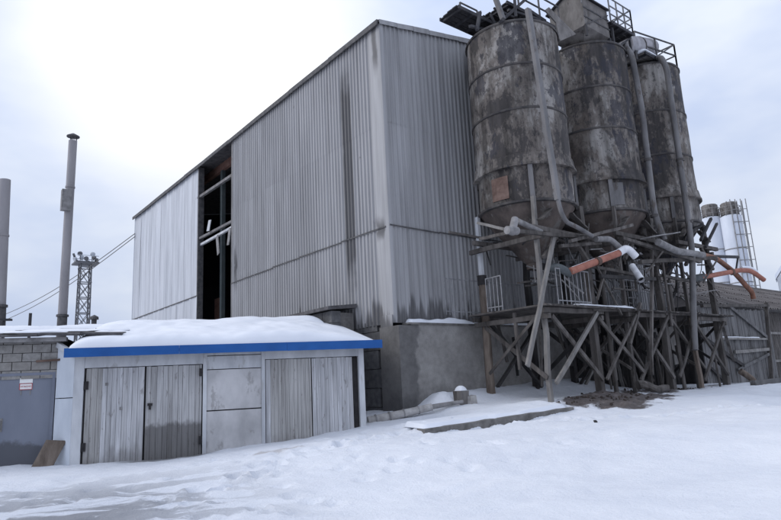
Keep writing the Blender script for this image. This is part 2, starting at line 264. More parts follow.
# ------------------------------------------------------------------ mesh helpers
V = Vector
class MB:
    def __init__(s): s.v = []; s.f = []
    def add(s, vs, fs):
        o = len(s.v); s.v += [tuple(p) for p in vs]; s.f += [tuple(o+i for i in f) for f in fs]; return s
    def hexa(s, p):                                  # 8 corners: bottom 0-3 ccw, top 4-7
        return s.add(p, [(3, 2, 1, 0), (4, 5, 6, 7), (0, 1, 5, 4), (1, 2, 6, 5), (2, 3, 7, 6), (3, 0, 4, 7)])
    def box(s, a, b):
        x0, y0, z0 = a; x1, y1, z1 = b
        return s.hexa([(x0, y0, z0), (x1, y0, z0), (x1, y1, z0), (x0, y1, z0), (x0, y0, z1), (x1, y0, z1), (x1, y1, z1), (x0, y1, z1)])
    def obox(s, o, u, n, up, u0, u1, w0, w1, z0, z1):
        P = lambda a, b, c: o+u*a+n*b+up*c
        return s.hexa([P(u0, w0, z0), P(u1, w0, z0), P(u1, w1, z0), P(u0, w1, z0), P(u0, w0, z1), P(u1, w0, z1), P(u1, w1, z1), P(u0, w1, z1)])
    def bar(s, p, q, w, h=None, seg=1, jit=0.0, taper=1.0, up=V((0, 0, 1))):
        p, q = V(p), V(q); h = h or w; d = (q-p).normalized()
        if abs(d.dot(up)) > 0.97: up = V((0, 1, 0)) if abs(d.y) < 0.9 else V((1, 0, 0))
        a = d.cross(up).normalized(); b = a.cross(d)
        rings = []
        for i in range(seg+1):
            t = i/seg; k = 1+(taper-1)*t; c = p.lerp(q, t)
            if jit and 0 < i < seg: c = c+a*random.uniform(-jit, jit)+b*random.uniform(-jit, jit)
            rings.append([c+a*(sx*w*k/2)+b*(sy*h*k/2) for sx, sy in ((-1, -1), (1, -1), (1, 1), (-1, 1))])
        vs = [v for r in rings for v in r]; fs = []
        for i in range(seg):
            for j in range(4): fs.append((i*4+j, i*4+(j+1) % 4, i*4+4+(j+1) % 4, i*4+4+j))
        fs += [(3, 2, 1, 0), tuple(seg*4+j for j in range(4))]
        return s.add(vs, fs)
    def tube(s, pts, r, n=10, cap=True, rough=0.0, taper=None):
        pts = [V(p) for p in pts]; rings = []; prev = None
        for i, c in enumerate(pts):
            d = (pts[min(i+1, len(pts)-1)]-pts[max(i-1, 0)]).normalized()
            if prev is None:
                ref = V((0, 0, 1)) if abs(d.z) < 0.9 else V((1, 0, 0)); a = d.cross(ref).normalized()
            else: a = (prev-d*prev.dot(d)).normalized()
            b = d.cross(a); prev = a; k = 1 if taper is None else 1+(taper-1)*i/(len(pts)-1)
            rings.append([c+(a*math.cos(2*math.pi*j/n)+b*math.sin(2*math.pi*j/n))*r*k*(1+random.uniform(-rough, rough)) for j in range(n)])
        vs = [v for q in rings for v in q]; fs = []
        for i in range(len(pts)-1):
            for j in range(n): fs.append((i*n+j, i*n+(j+1) % n, (i+1)*n+(j+1) % n, (i+1)*n+j))
        if cap: fs += [tuple(range(n-1, -1, -1)), tuple((len(pts)-1)*n+j for j in range(n))]
        return s.add(vs, fs)
    def lathe(s, c, prof, n=48, wob=0.0, seed=0):
        vs = []; fs = []
        for k, (r, z) in enumerate(prof):
            for j in range(n):
                t = 2*math.pi*j/n; rr = r+(mnoise.noise(V((math.cos(t)*1.5+seed, math.sin(t)*1.5, z*0.8)))*wob if wob else 0)
                vs.append((c[0]+rr*math.cos(t), c[1]+rr*math.sin(t), z))
        for k in range(len(prof)-1):
            for j in range(n): fs.append((k*n+j, k*n+(j+1) % n, (k+1)*n+(j+1) % n, (k+1)*n+j))
        return s.add(vs, fs)
    def disc(s, c, r, z, n=32, up=True):
        vs = [(c[0]+r*math.cos(2*math.pi*j/n), c[1]+r*math.sin(2*math.pi*j/n), z) for j in range(n)]
        return s.add(vs, [tuple(range(n)) if up else tuple(range(n-1, -1, -1))])
    def build(s, name, mat, parent=None, smooth=False, loc=None):
        v = np.array(s.v, float); root = parent
        if parent is None:
            o0 = V(loc) if loc is not None else V((float(v[:, 0].mean()), float(v[:, 1].mean()), float(v[:, 2].min())))
        else:
            while root.parent: root = root.parent
            o0 = root.location.copy()
        me = bpy.data.meshes.new(name); me.from_pydata((v-np.array(o0)).tolist(), [], s.f); me.validate(); me.update()
        if smooth:
            me.polygons.foreach_set('use_smooth', [True]*len(me.polygons)); me.set_sharp_from_angle(angle=math.radians(38))
        me.materials.append(MAT[mat]); o = bpy.data.objects.new(name, me); COL.objects.link(o)
        if parent is None: o.location = o0
        else: o.parent = parent
        return o
def tag(o, label, cat, group=None):
    o['label'] = label; o['category'] = cat
    if group: o['group'] = group
    return o
def thing(name, loc, label, cat, group=None):
    o = bpy.data.objects.new(name, None); o.empty_display_size = 0.3; COL.objects.link(o); o.location = V(loc); return tag(o, label, cat, group)
def bend(pts, k=5, r=0.3):                            # round the corners of a polyline
    pts = [V(p) for p in pts]; out = [pts[0]]
    for i in range(1, len(pts)-1):
        a, b, c = pts[i-1], pts[i], pts[i+1]; ra = min(r, (a-b).length*0.45, (c-b).length*0.45)
        p, q = b+(a-b).normalized()*ra, b+(c-b).normalized()*ra
        for j in range(k+1):
            t = j/k; out.append(p*(1-t)**2+b*2*t*(1-t)+q*t*t)
    out.append(pts[-1]); return out
def snowcap(o, u, n, u0, u1, w0, w1, basez, thick, nu, nw, fall=0.25, seed=0, amp=0.25, rag=0.0):
    """lumpy snow lying on a (possibly pitched) rectangle; basez(u,w) is the surface below"""
    m = MB(); vs = []; top = {}
    for i in range(nu+1):
        for j in range(nw+1):
            a = u0+(u1-u0)*i/nu; b = w0+(w1-w0)*j/nw
            fa = fall if isinstance(fall, tuple) else (fall,)*4
            k = 1.0
            for ee, ff in zip((a-u0, u1-a, b-w0, w1-b), fa): q_ = min(1, max(0, ee/ff)); k *= (1-(1-q_)**2)**(0.5 if ff < 1 else 0.9)
            nn = mnoise.noise(V((a*0.9+seed, b*0.9, seed*1.7)))+0.5*mnoise.noise(V((a*2.6+seed, b*2.6, 3)))
            h = thick*k*(1+amp*nn)
            ra = mnoise.noise(V((a*1.7, b*1.7, seed+5)))*rag*(1-k)
            p = o+u*(a)+n*(b+ra); vs.append((p.x, p.y, basez(a, b)+max(h, 0.0)))
    nb = len(vs)
    for i in range(nu+1):
        for j in range(nw+1):
            a = u0+(u1-u0)*i/nu; b = w0+(w1-w0)*j/nw; p = o+u*a+n*b; vs.append((vs[i*(nw+1)+j][0], vs[i*(nw+1)+j][1], basez(a, b)+0.004))
    fs = []; I = lambda i, j: i*(nw+1)+j
    for i in range(nu):
        for j in range(nw):
            fs.append((I(i, j), I(i+1, j), I(i+1, j+1), I(i, j+1))); fs.append((nb+I(i, j), nb+I(i, j+1), nb+I(i+1, j+1), nb+I(i+1, j)))
    for i in range(nu): fs.append((I(i, 0), nb+I(i, 0), nb+I(i+1, 0), I(i+1, 0))); fs.append((I(i+1, nw), nb+I(i+1, nw), nb+I(i, nw), I(i, nw)))
    for j in range(nw): fs.append((I(0, j+1), nb+I(0, j+1), nb+I(0, j), I(0, j))); fs.append((I(nu, j), nb+I(nu, j), nb+I(nu, j+1), I(nu, j+1)))
    m.add(vs, fs); return m
EX, EY, EZ = V((1, 0, 0)), V((0, 1, 0)), V((0, 0, 1))

# ------------------------------------------------------------------ ground
GP = np.array([(0, 0, 0), (-5, 5, 0), (5, 0, 0), (10, 0, .03), (2, 10, 0), (0, 17, .18), (1.2, 15.6, .16), (3.2, 15.3, .06), (5.0, 14.9, 0.0), (6.0, 14.3, .04), (7.1, 13.9, .30), (8.4, 13.4, .33), (9.7, 13.0, .42), (11, 13.2, .5),
  (12, 13.9, .62), (12.9, 13.9, .98), (13.5, 13.6, .92), (15, 13.4, .85), (16.2, 13.9, 1.0), (18.5, 14.0, 1.15), (20.3, 14.0, 1.15), (17.5, 12.5, .8), (15, 11.3, .70), (17.4, 11.3, .72), (20, 11.3, .74), (22.5, 11.2, .74), (25, 11.3, .76), (28, 12, .78), (32, 12.5, .72), (35, 12.5, .55),
  (36, 8, .3), (24, 8, .42), (20, 5, .2), (14, 8, .36), (11.5, 9.7, .40), (9.3, 10.5, .32), (30, 0, .1), (5, 7, .02), (8, 5, .08), (20, 20, .7), (30, 25, .6), (45, 10, .4), (5, 22, .2)])
LP1, LP2 = V((9.52, 10.92, 0)), V((14.3, 10.2, 0))
def gz(x, y, fine=True):
    x = np.asarray(x, float); y = np.asarray(y, float)
    w = np.zeros_like(x)+1e-4; acc = w*0.15
    for px, py, pz in GP:
        d2 = (x-px)**2+(y-py)**2; k = np.exp(-d2/(2*1.25**2))+0.02*np.exp(-d2/(2*5.0**2))+1e-6/(1+d2); w = w+k; acc = acc+k*pz
    z = acc/w
    # snow shelf held by the concrete slab
    L = np.array([LP2.x-LP1.x, LP2.y-LP1.y]); ln = np.hypot(*L); L /= ln
    t = (x-LP1.x)*L[0]+(y-LP1.y)*L[1]; dd = -(x-LP1.x)*L[1]+(y-LP1.y)*L[0]
    sm = lambda v, a, b: (lambda q: q*q*(3-2*q))(np.clip((v-a)/(b-a), 0, 1))
    z = z+0.17*sm(dd, -0.04, 0.07)*(1-sm(dd, 0.5, 2.0))*sm(t, -0.1, 0.3)*(1-sm(t, ln-0.5, ln+0.3))
    z = z-0.05*(1-sm(dd, -0.05, 0.05))*sm(dd, -0.6, -0.05)*sm(t, -0.2, 0.2)*(1-sm(t, ln-0.2, ln+0.3))
    z = z+0.30*sm(y, 12.9, 14.3)*sm(x, 12.3, 13.2)*(1-sm(x, 20.5, 22.5))             # snow banked against the plinth
    z = z+0.28*np.exp(-((x-12.75)/.55)**2-((y-13.75)/.45)**2)+0.16*np.exp(-((x-17)/1.6)**2-((y-11.0)/.8)**2)
    return z
def axis(lo, hi, step, far0, far1):
    a = list(np.arange(lo, hi+1e-6, step)); d = step; v = hi
    while v < far1: d *= 1.35; v += d; a.append(v)
    d = step; v = lo
    while v > far0: d *= 1.35; v -= d; a.insert(0, v)
    return np.array(a)
gx, gy = axis(-0.5, 30, 0.10, -900, 900), axis(1.0, 17.5, 0.10, -900, 900)
XX, YY = np.meshgrid(gx, gy, indexing='ij'); ZZ = gz(XX, YY)
nf = np.zeros_like(XX)
for i in range(XX.shape[0]):
    for j in range(XX.shape[1]):
        x, y = XX[i, j], YY[i, j]
        if -1 < x < 40 and 0 < y < 20:
            nf[i, j] = 0.05*mnoise.noise(V((x*0.55, y*0.55, 1)))+0.03*mnoise.noise(V((x*1.5, y*1.5, 2)))+0.020*mnoise.noise(V((x*3.7, y*3.7, 3)))+0.014*abs(mnoise.noise(V((x*7.7, y*7.7, 4))))
# wheel ruts and trampled strip towards the garages, and earth clods under the trestle
def rut(ax, ay, bx, by, wid, dep):
    global nf
    L = np.array([bx-ax, by-ay]); ln = np.hypot(*L); L /= ln
    t = (XX-ax)*L[0]+(YY-ay)*L[1]; wv = 0.22*np.sin(t*0.9+ax)+0.08*np.sin(t*2.7)
    dd = -(XX-ax)*L[1]+(YY-ay)*L[0]+wv
    dep *= 0.6; nf -= dep*np.exp(-(dd/wid)**2)*(t > 0)*(t < ln)*(0.7+0.3*np.sin(t*5)); nf += 0.4*dep*np.exp(-((np.abs(dd)-wid*1.8)/wid)**2)*(t > 0)*(t < ln)
for a in ((0.5, 7.5, 6.0, 13.5, .16, .03), (1.6, 6.6, 7.0, 12.9, .16, .03), (0.3, 10, 4.0, 14.5, .2, .025), (2.5, 5.0, 13, 8.6, .14, .035), (3.2, 4.2, 14, 7.9, .14, .03), (6, 11.4, 12.5, 9.3, .18, .03), (13, 9.2, 24, 9.4, .2, .03)): rut(*a)
fp = random.Random(5)
for k in range(240):                                  # footprints
    if k < 130:
        t = k/130; px = 4.0+t*15+fp.uniform(-.25, .25); py = 9.5-t*0.6+2.2*math.sin(t*5)+fp.uniform(-.25, .25)
    else: px = fp.uniform(1, 10); py = fp.uniform(7, 13.2)
    d = ((XX-px)**2+(YY-py)**2); msk = d < 0.5
    nf[msk] -= fp.uniform(.05, .11)*np.exp(-d[msk]/0.018); nf[msk] += 0.025*np.exp(-((np.sqrt(d[msk])-0.2)/0.07)**2)
e = np.exp(-(((XX-16.9)/2.6)**2+((YY-10.6)/1.4)**2))+0.7*np.exp(-(((XX-21.8)/3)**2+((YY-11.7)/.8)**2))
rough = np.zeros_like(XX); ii = np.argwhere(e > 0.05)
for i, j in ii: rough[i, j] = 0.11*mnoise.noise(V((XX[i, j]*2.1, YY[i, j]*2.1, 7)))+0.07*mnoise.noise(V((XX[i, j]*5.5, YY[i, j]*5.5, 8)))
ZZ = ZZ+nf+rough*np.clip(e*1.5, 0, 1)
g = MB(); nx, ny = XX.shape
vs = np.stack([XX, YY, ZZ], -1).reshape(-1, 3)
idx = np.arange(nx*ny).reshape(nx, ny)
fs = np.stack([idx[:-1, :-1], idx[1:, :-1], idx[1:, 1:], idx[:-1, 1:]], -1).reshape(-1, 4)
g.v = vs.tolist(); g.f = fs.tolist()
ground = g.build('ground', 'snow_ground', None, True, loc=(0, 0, 0)); ground['kind'] = 'structure'
def G(x, y): return float(gz(np.array([x]), np.array([y]))[0])

# ------------------------------------------------------------------ industrial hall
X0, Y0, X1, Y1, ZB, ZE, ZS = 11.97, 14.79, 28.6, 43.3, 3.42, 13.86, 6.58
YO0, YO1 = 26.95, 31.35                                # torn open bay
XR = (X0+X1)/2; RISE = 0.17
zroof = lambda x: ZE+RISE*(min(x, 2*XR-x)-X0)
hall = thing('industrial_hall', (X0, Y0, 0.6), 'tall grey corrugated metal hall with torn open bay on a concrete base', 'building')
def corr_sheet(name, parent, plane, a0, a1, z0, z1, pitch=0.2, amp=0.028, mat='cladding', ztop=None, bow=0.0, flat=False):
    """one profiled sheet: plane 'L' (faces -X, runs along Y) or 'G' (faces -Y, runs along X)"""
    m = MB(); vs = []; nseg = max(2, int(round((a1-a0)/pitch*8))); nzv = 3
    if flat: nseg = 12
    out = random.uniform(0.0, 0.012); tilt = random.uniform(-0.01, 0.01)
    for i in range(nseg+1):
        a = a0+(a1-a0)*i/nseg
        if flat: d = 0.035 if i in (0, 1, 11, 12) else (0.012 if i in (4, 8) else 0.0)
        else: d = amp*(1+math.tanh(2.2*math.cos(2*math.pi*a/pitch))/math.tanh(2.2))/1.0
        for k in range(nzv+1):
            t = k/nzv; zt = z1 if ztop is None else ztop(a); z = z0+(zt-z0)*t
            dd = d+out+tilt*(t-0.5)+bow*math.sin(t*math.pi)
            vs.append((X0-0.01-dd, a, z) if plane == 'L' else (a, Y0-0.01-dd, z))
    fs = []
    for i in range(nseg):
        for k in range(nzv):
            p = i*(nzv+1)+k; q = (i+1)*(nzv+1)+k
            fs.append((p, p+1, q+1, q) if plane == 'L' else (p, q, q+1, p+1))
    m.add(vs, fs); o = m.build(name, mat, parent, True); return o
# wall backings
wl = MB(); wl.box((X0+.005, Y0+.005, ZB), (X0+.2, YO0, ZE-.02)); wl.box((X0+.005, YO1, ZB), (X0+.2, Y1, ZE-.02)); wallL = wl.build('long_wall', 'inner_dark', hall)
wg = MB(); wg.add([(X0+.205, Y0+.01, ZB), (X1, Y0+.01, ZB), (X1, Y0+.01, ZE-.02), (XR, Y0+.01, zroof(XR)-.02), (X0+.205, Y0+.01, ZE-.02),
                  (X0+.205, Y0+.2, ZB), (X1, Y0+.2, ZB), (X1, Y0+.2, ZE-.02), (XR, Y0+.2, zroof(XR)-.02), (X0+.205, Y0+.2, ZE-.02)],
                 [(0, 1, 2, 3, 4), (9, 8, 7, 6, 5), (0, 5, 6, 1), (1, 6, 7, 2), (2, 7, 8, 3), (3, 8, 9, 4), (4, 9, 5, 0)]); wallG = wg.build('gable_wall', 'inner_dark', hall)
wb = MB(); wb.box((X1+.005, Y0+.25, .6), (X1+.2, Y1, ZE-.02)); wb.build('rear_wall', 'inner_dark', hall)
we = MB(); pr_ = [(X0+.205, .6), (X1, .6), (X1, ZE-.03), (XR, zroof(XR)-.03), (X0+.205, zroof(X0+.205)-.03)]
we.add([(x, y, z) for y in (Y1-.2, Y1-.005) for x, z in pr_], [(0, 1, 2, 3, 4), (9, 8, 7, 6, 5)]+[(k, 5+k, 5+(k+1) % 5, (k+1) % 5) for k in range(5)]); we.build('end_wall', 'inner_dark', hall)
zr = [ZB-.02, ZS, 10.25, ZE-.04]
a = Y0+0.55
while a < YO0-0.05:
    b = min(a+1.0, YO0)
    for k in range(3): corr_sheet('corrugated_sheet', wallL, 'L', a-.02, b+.02, zr[k]-(.06 if k else 0), zr[k+1])
    a = b
a = YO1
while a < Y1-0.05:
    b = min(a+1.04, Y1)
    for z0, z1 in ((ZB-.02, ZS+.02), (ZS-.03, ZE-.05)): corr_sheet('flat_metal_sheet', wallL, 'L', a, b+.02, z0, z1, mat='silver', flat=True, bow=random.uniform(0, .02))
    a = b
a = X0+0.02
while a < X1-0.05:
    b = min(a+1.0, X1)
    for k in range(3):
        corr_sheet('corrugated_sheet', wallG, 'G', a-.02, b+.02, zr[k]-(.06 if k else 0), zr[k+1], ztop=(lambda x: zroof(x)-.06) if k == 2 else None)
    a = b
# rounded corner flashing, its torn foot, eave fascia and gable verge
cf = MB()
prof = [(X0-.055, Y0+.60), (X0-.07, Y0+.57), (X0-.072, Y0+.30), (X0-.072, Y0+.02), (X0-.06, Y0-.045), (X0-.02, Y0-.072), (X0+.05, Y0-.075), (X0+.09, Y0-.06)]
zz = [ZB-.02, 5.0, ZS, 8.5, 10.2, 12, ZE-.05]
cf.add([(x, y, z) for z in zz for x, y in prof], [(k*8+i, k*8+i+1, (k+1)*8+i+1, (k+1)*8+i) for k in range(len(zz)-1) for i in range(7)]); cf.build('corner_flashing', 'cladding', wallL, True)
ft = MB(); ft.obox(V((X0-.085, Y0-.02, 0)), EY, -EX, EZ, 0, .62, -.0, .012, 2.95, ZB+.25); ft.build('torn_flap', 'cladding', wallL)
rf = MB()
for (xa, xb) in ((X0-.13, XR), (XR, X1+.13)):
    za, zb_ = ZE+RISE*(xa-X0) if xa < XR else zroof(XR), zroof(XR) if xa < XR else ZE-.05
    rf.hexa([(xa, Y0-.10, za+.01), (xb, Y0-.10, zb_+.01), (xb, Y1+.16, zb_+.01), (xa, Y1+.16, za+.01), (xa, Y0-.10, za+.07), (xb, Y0-.10, zb_+.07), (xb, Y1+.16, zb_+.07), (xa, Y1+.16, za+.07)])
roof = rf.build('roof', 'roof_felt', hall)
ev = MB(); y = Y0-.08
while y < Y1+.15:
    L_ = min(3.1, Y1+.2-y); dz = random.uniform(-.02, .02); ev.bar((X0-.16, y, ZE-.05+dz), (X0-.16, y+L_, ZE-.05+random.uniform(-.02, .02)), 0.05, 0.19); y += L_
ev.build('eave_fascia', 'dark_rail', roof)
vg = MB()
for i in range(12):
    xa = X0-.10+i*.78; vg.bar((xa, Y0-.125, zroof(max(xa, X0))-.02+random.uniform(-.02, .02)), (xa+.79, Y0-.125, zroof(xa+.79)-.02+random.uniform(-.03, .03)), 0.03, 0.15+random.uniform(0, .05))
vg.build('verge_flashing', 'cladding', roof)
for (pl_, par_) in (('L', wallL), ('G', wallG)):
    a = Y0+.1 if pl_ == 'L' else X0-.05
    end = YO0 if pl_ == 'L' else X1
    while a < end-.1:
        b = min(a+random.uniform(1.8, 3), end); o_ = -.085; z_a, z_b = ZS-.01+random.uniform(-.03, .02), ZS-.01+random.uniform(-.03, .02)
        P0, P1 = (V((X0+o_, a, z_a)), V((X0+o_, b, z_b))) if pl_ == 'L' else (V((a, Y0+o_, z_a)), V((b, Y0+o_, z_b)))
        MB().bar(P0, P1, .02, .045).build('seam_strip', 'dark_rail', par_); a = b
MB().bar((X0-.055, YO1, ZS), (X0-.055, Y1, ZS), .02, .06).build('seam_strip', 'dark_rail', wallL)
# plinth and block infill below the cladding
pl = MB(); pl.box((X0+.42, Y0-.30, 0.1), (X1, Y0-.02, ZB-.09)); pl.build('plinth', 'plinth', hall)
pc = MB(); pc.box((X0-.10, Y0-.32, 0.1), (X0+.415, Y0+.66, ZB-.12)); pc.build('corner_pier', 'plinth', hall)
lg = MB(); lg.box((X0+.3, Y0-.36, ZB-.09), (X1, Y0-.0, ZB-.03)); lg.build('plinth_ledge', 'slab_concrete', hall)
sc_ = snowcap(V((X0+.62, Y0-.37, 0)), EX, EY, -.25, 4.6, 0, .33, lambda a, b: ZB-.03, .13, 90, 6, .12, 3, .9, .05); sc_.build('snow_on_ledge', 'snow', hall, True)
sc_ = snowcap(V((X0+5.4, Y0-.37, 0)), EX, EY, 0, 3.9, 0, .33, lambda a, b: ZB-.03, .10, 40, 6, .12, 8, .8, .05); sc_.build('snow_on_ledge', 'snow', hall, True)
bk = MB(); bk.box((X0+.06, Y0+.66, .1), (X0+.3, YO0+6, ZB-.03)); bw = bk.build('block_infill', 'mortar', hall)
bm_ = MB(); bm_.box((-.05, -.39, -.29), (.05, .39, .29)); blockmesh = None
for r_ in range(6):
    y = Y0+.68+(0.2 if r_ % 2 else 0)
    if r_ % 2: pass
    while y < Y0+4.6:
        if blockmesh is None:
            o = bm_.build('concrete_block', 'old_block', bw); blockmesh = o.data
            v0 = np.array(bm_.v)
            blockmesh.vertices.foreach_set('co', v0.ravel()); blockmesh.update()
        else:
            o = bpy.data.objects.new('concrete_block', blockmesh); COL.objects.link(o); o.parent = bw
        o.location = V((X0+.03+random.uniform(-.012, .012), y+.39, .22+.29+r_*.6))-hall.location
        if o.location.z+hall.location.z+.29 > ZB-.02: o.scale.z = 0.55; o.location.z -= .13
        y += .80
# inside the torn bay
def hb(name, mat, p, q, w, h=None): return MB().bar(p, q, w, h).build(name, mat, hall)
for (pa, pb, w, mt, xx) in (((197, 199), (233, 175), .14, 'galv_pipe', X0+.05), ((197, 240), (233, 221), .12, 'galv_pipe', X0+.05), ((197, 247), (233, 227), .12, 'white_board', X0+.12)):
    p, q = at(*pa, X=xx), at(*pb, X=xx); hb('cross_beam', mt, p, q, w, w)
hb('cross_beam', 'red_beam', at(196, 184, X=X0+1.1), at(236, 155, X=X0+1.1), .2, .75)
hb('cross_beam', 'dark_rail', at(196, 170, X=X0+.5), at(236, 142, X=X0+.5), .15, .18)
for y, mt in ((YO1+.0, 'dark_rail'), (YO0-.02, 'galv_pipe')): MB().box((X0-.06, y-.06, ZB), (X0+.25, y+.06, ZE-.05)).build('jamb_post', mt, hall)
MB().box((X0+1.0, YO1-.75, .7), (X0+1.2, YO1-.5, ZE)).build('column', 'inner_steel', hall)
MB().box((X0+4.0, 33, .7), (X0+4.4, 33.4, ZE)).build('column', 'inner_steel', hall)
p = at(216, 300, X=X0+1.6); MB().box((p.x, p.y-.45, .7), (p.x+.12, p.y+.2, 6.7)).build('leaning_board', 'red_beam', hall)
def loose(pa, pb, w, mat): 
    a_, b_ = at(*pa, X=X0-.05), at(*pb, X=X0-.12); MB().bar(a_, b_, w, .03, up=V((1, 0, 0))).build('hanging_strip', mat, hall)
loose((217, 236), (218.5, 254), .28, 'dusty_pipe'); loose((210, 220), (208, 231), .34, 'white_board'); loose((230, 228), (228, 245), .25, 'dusty_pipe')
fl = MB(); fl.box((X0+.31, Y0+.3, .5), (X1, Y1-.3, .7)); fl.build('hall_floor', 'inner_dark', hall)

# ------------------------------------------------------------------ silos
YC, RS, LA = 12.55, 1.62, 1.21
SIL = [(16.24, [13.29, 11.73, 10.15, 8.52, 8.20, 6.99]), (20.86, [14.06, 12.23, 10.55, 8.84, 8.50, 7.33]), (25.38, [14.59, 12.39, 10.42, 8.86, 8.55, 7.48])]
slabels = ['nearest blotchy dark cement silo with a rust-pink plate on its skirt', 'middle blotchy cement silo carrying the gabled dust housing', 'farthest blotchy cement silo with a curved pipe down its side, beside the sky']
silos = []
for i, (xc, z) in enumerate(SIL):
    s = thing('cement_silo', (xc, YC, z[5]-1.95), slabels[i], 'silo', 'row of rusty silos on the timber trestle'); silos.append(s)
    zs = list(np.linspace(z[3], z[0], 22))
    MB().lathe((xc, YC), [(RS, q) for q in zs], 72, .022, i*7).build('shell', 'silo', s, True)
    tp = MB(); tp.lathe((xc, YC), [(RS+.03, z[0]-.06), (RS+.05, z[0]-.02), (RS+.03, z[0]+.03), (RS-.1, z[0]+.05), (.6, z[0]+.32), (.3, z[0]+.34)], 48); tp.disc((xc, YC), .3, z[0]+.34, 48); tp.build('top_cover', 'hoop_steel', s, True)
    for q in (z[1], z[2]):
        h = MB(); h.lathe((xc, YC), [(RS+.005, q-.05), (RS+.035, q-.035), (RS+.035, q+.02), (RS+.005, q+.04)], 72, .022, i*7); h.build('hoop', 'hoop_steel', s, True)
    MB().lathe((xc, YC), [(RS+.0, z[3]+.08), (RS+.05, z[3]+.05), (RS+.06, z[3]-.02), (RS+.10, z[4]+.06), (RS+.13, z[4]+.03), (RS+.13, z[4]-.04), (RS-.05, z[4]-.05)], 72).build('collar', 'silo', s, True)
    MB().lathe((xc, YC), [(RS-.03, q) for q in np.linspace(z[5], z[4]+.0, 6)], 72, .015, i*5).build('skirt', 'silo', s, True)
    MB().lathe((xc, YC), [(RS-.02, z[5]+.07), (RS+.05, z[5]+.05), (RS+.05, z[5]-.02), (RS-.04, z[5]-.04)], 72).build('rim', 'hoop_steel', s, True)
    cn = MB(); cn.lathe((xc, YC), [(RS-.05, z[5]-.01), (RS*.72, z[5]-.55), (.28, z[5]-1.7), (.2, z[5]-1.75), (.2, z[5]-1.95)], 56, .01, i); cn.disc((xc, YC), .2, z[5]-1.95, 56, False); cn.build('hopper', 'rust_cone' if i != 2 else 'silo', s, True)
    # short strut columns on the skirt, in line with the posts
    for sx, sy in ((-1, -1), (1, -1), (-1, 1)):
        d = V((sx, sy, 0)).normalized(); c = V((xc, YC, 0))+d*(RS+.05)
        MB().bar(c+EZ*z[5], c+EZ*z[4], .15, .08, up=d).build('skirt_strut', 'galv_pipe', s)
# hatch plate on first silo
p = at(484, 190, Y=YC-.9); aa = math.atan2(-1, -.25)
def curved_plate(xc, z0, z1, a0, a1, r, th, name, mat, par):
    m = MB(); n = 8; vs = []
    for k in range(n+1):
        t = a0+(a1-a0)*k/n
        for rr, z in ((r, z0), (r+th, z0), (r+th, z1), (r, z1)): vs.append((xc+rr*math.cos(t), YC+rr*math.sin(t), z))
    fs = [(k*4+j, k*4+(j+1) % 4, k*4+4+(j+1) % 4, k*4+4+j) for k in range(n) for j in range(4)]+[(3, 2, 1, 0), tuple(n*4+j for j in range(4))]
    m.add(vs, fs); return m.build(name, mat, par)
curved_plate(SIL[0][0], 7.16, 7.92, math.radians(177), math.radians(199), RS-.02, .025, 'hatch_plate', 'rust_panel', silos[0])
curved_plate(SIL[1][0], 7.5, 8.35, math.radians(222), math.radians(242), RS-.02, .02, 'hatch_plate', 'galv_pipe', silos[1])
# fill pipes running down the shells
def pipe(par, pts, r, mat, name='fill_pipe', n=12, rr=.3):
    return MB().tube(bend(pts, 5, rr), r, n).build(name, mat, par, True)
def clampring(par, p, d, r, mat='hoop_steel'):
    d = V(d).normalized(); return MB().tube([V(p)-d*.05, V(p)+d*.05], r, 12).build('pipe_clamp', mat, par, True)
YP = YC-RS-.16
m = MB(); m.bar(at(528, 9, Y=YP-.15), at(558, 200, Y=YP-.25), .20, .12, 6, .006, up=V((0, 1, 0))); m.build('fill_duct', 'galv_pipe', silos[0])
pipe(silos[0], [at(557.5, 198, Y=YP-.25), at(561, 212, Y=YP-.25), at(566, 222, Y=YP-.25), at(577, 227, Y=YP-.3), at(592, 236, Y=YP-.2)], .07, 'galv_pipe')
pa = [at(624, 44, Y=YP+.6), at(632, 56, Y=YP), at(642, 110, Y=YP), at(654, 212, Y=YP), at(664, 240, Y=YP-.2)]
pipe(silos[1], pa, .115, 'galv_pipe')
for q in ((648, 160), (654.5, 216)): clampring(silos[1], at(*q, Y=YP), (0, 0, 1), .15)
pb = [at(640, 66, Y=YC-.2), at(652, 57, Y=YC-.7), at(662, 58, Y=YP), at(667, 70, Y=YP), at(672.5, 110, Y=YP), at(688.5, 222, Y=YP), at(692, 250, Y=YP), at(693.5, 318, Y=YP), at(695, 350, Y=YP)]
pipe(silos[2], pb, .115, 'galv_pipe', rr=.5)
for q in ((689, 222), (680, 160)): clampring(silos[2], at(*q, Y=YP), (0, 0, 1), .15)

# ------------------------------------------------------------------ platforms, housing, drum on the silo tops
def rail_run(par, pts, h, step, r=.025, mids=(0.5,), mat='rail_steel', base=None):
    for a_, b_ in zip(pts[:-1], pts[1:]):
        a_, b_ = V(a_), V(b_); n = max(1, int((b_-a_).length/step+.5))
        for k in range(n+1): MB().bar(a_.lerp(b_, k/n), a_.lerp(b_, k/n)+EZ*h, r*2, r*2).build('rail_post', mat, par)
        for f in (1,)+tuple(mids): MB().bar(a_+EZ*h*f, b_+EZ*h*f, r*1.8, r*1.8).build('rail', mat, par)
def deck(par, x0, x1, y0, y1, z, mat='mesh_grate', jm='dark_steel', gap=.03, pw=.22, name='deck_plank'):
    y = y0
    while y < y1-.05: MB().box((x0+random.uniform(-.06, .06), y, z), (x1+random.uniform(-.06, .06), min(y+pw, y1), z+.04)).build(name, mat, par); y += pw+gap
    for x in np.linspace(x0+.12, x1-.12, 4): MB().box((x-.03, y0-.04, z-.09), (x+.03, y1+.04, z-.003)).build('joist', jm, par)
    for y in (y0-.05, y1+.01): MB().box((x0, y, z-.07), (x1, y+.05, z+.05)).build('edge_angle', jm, par)
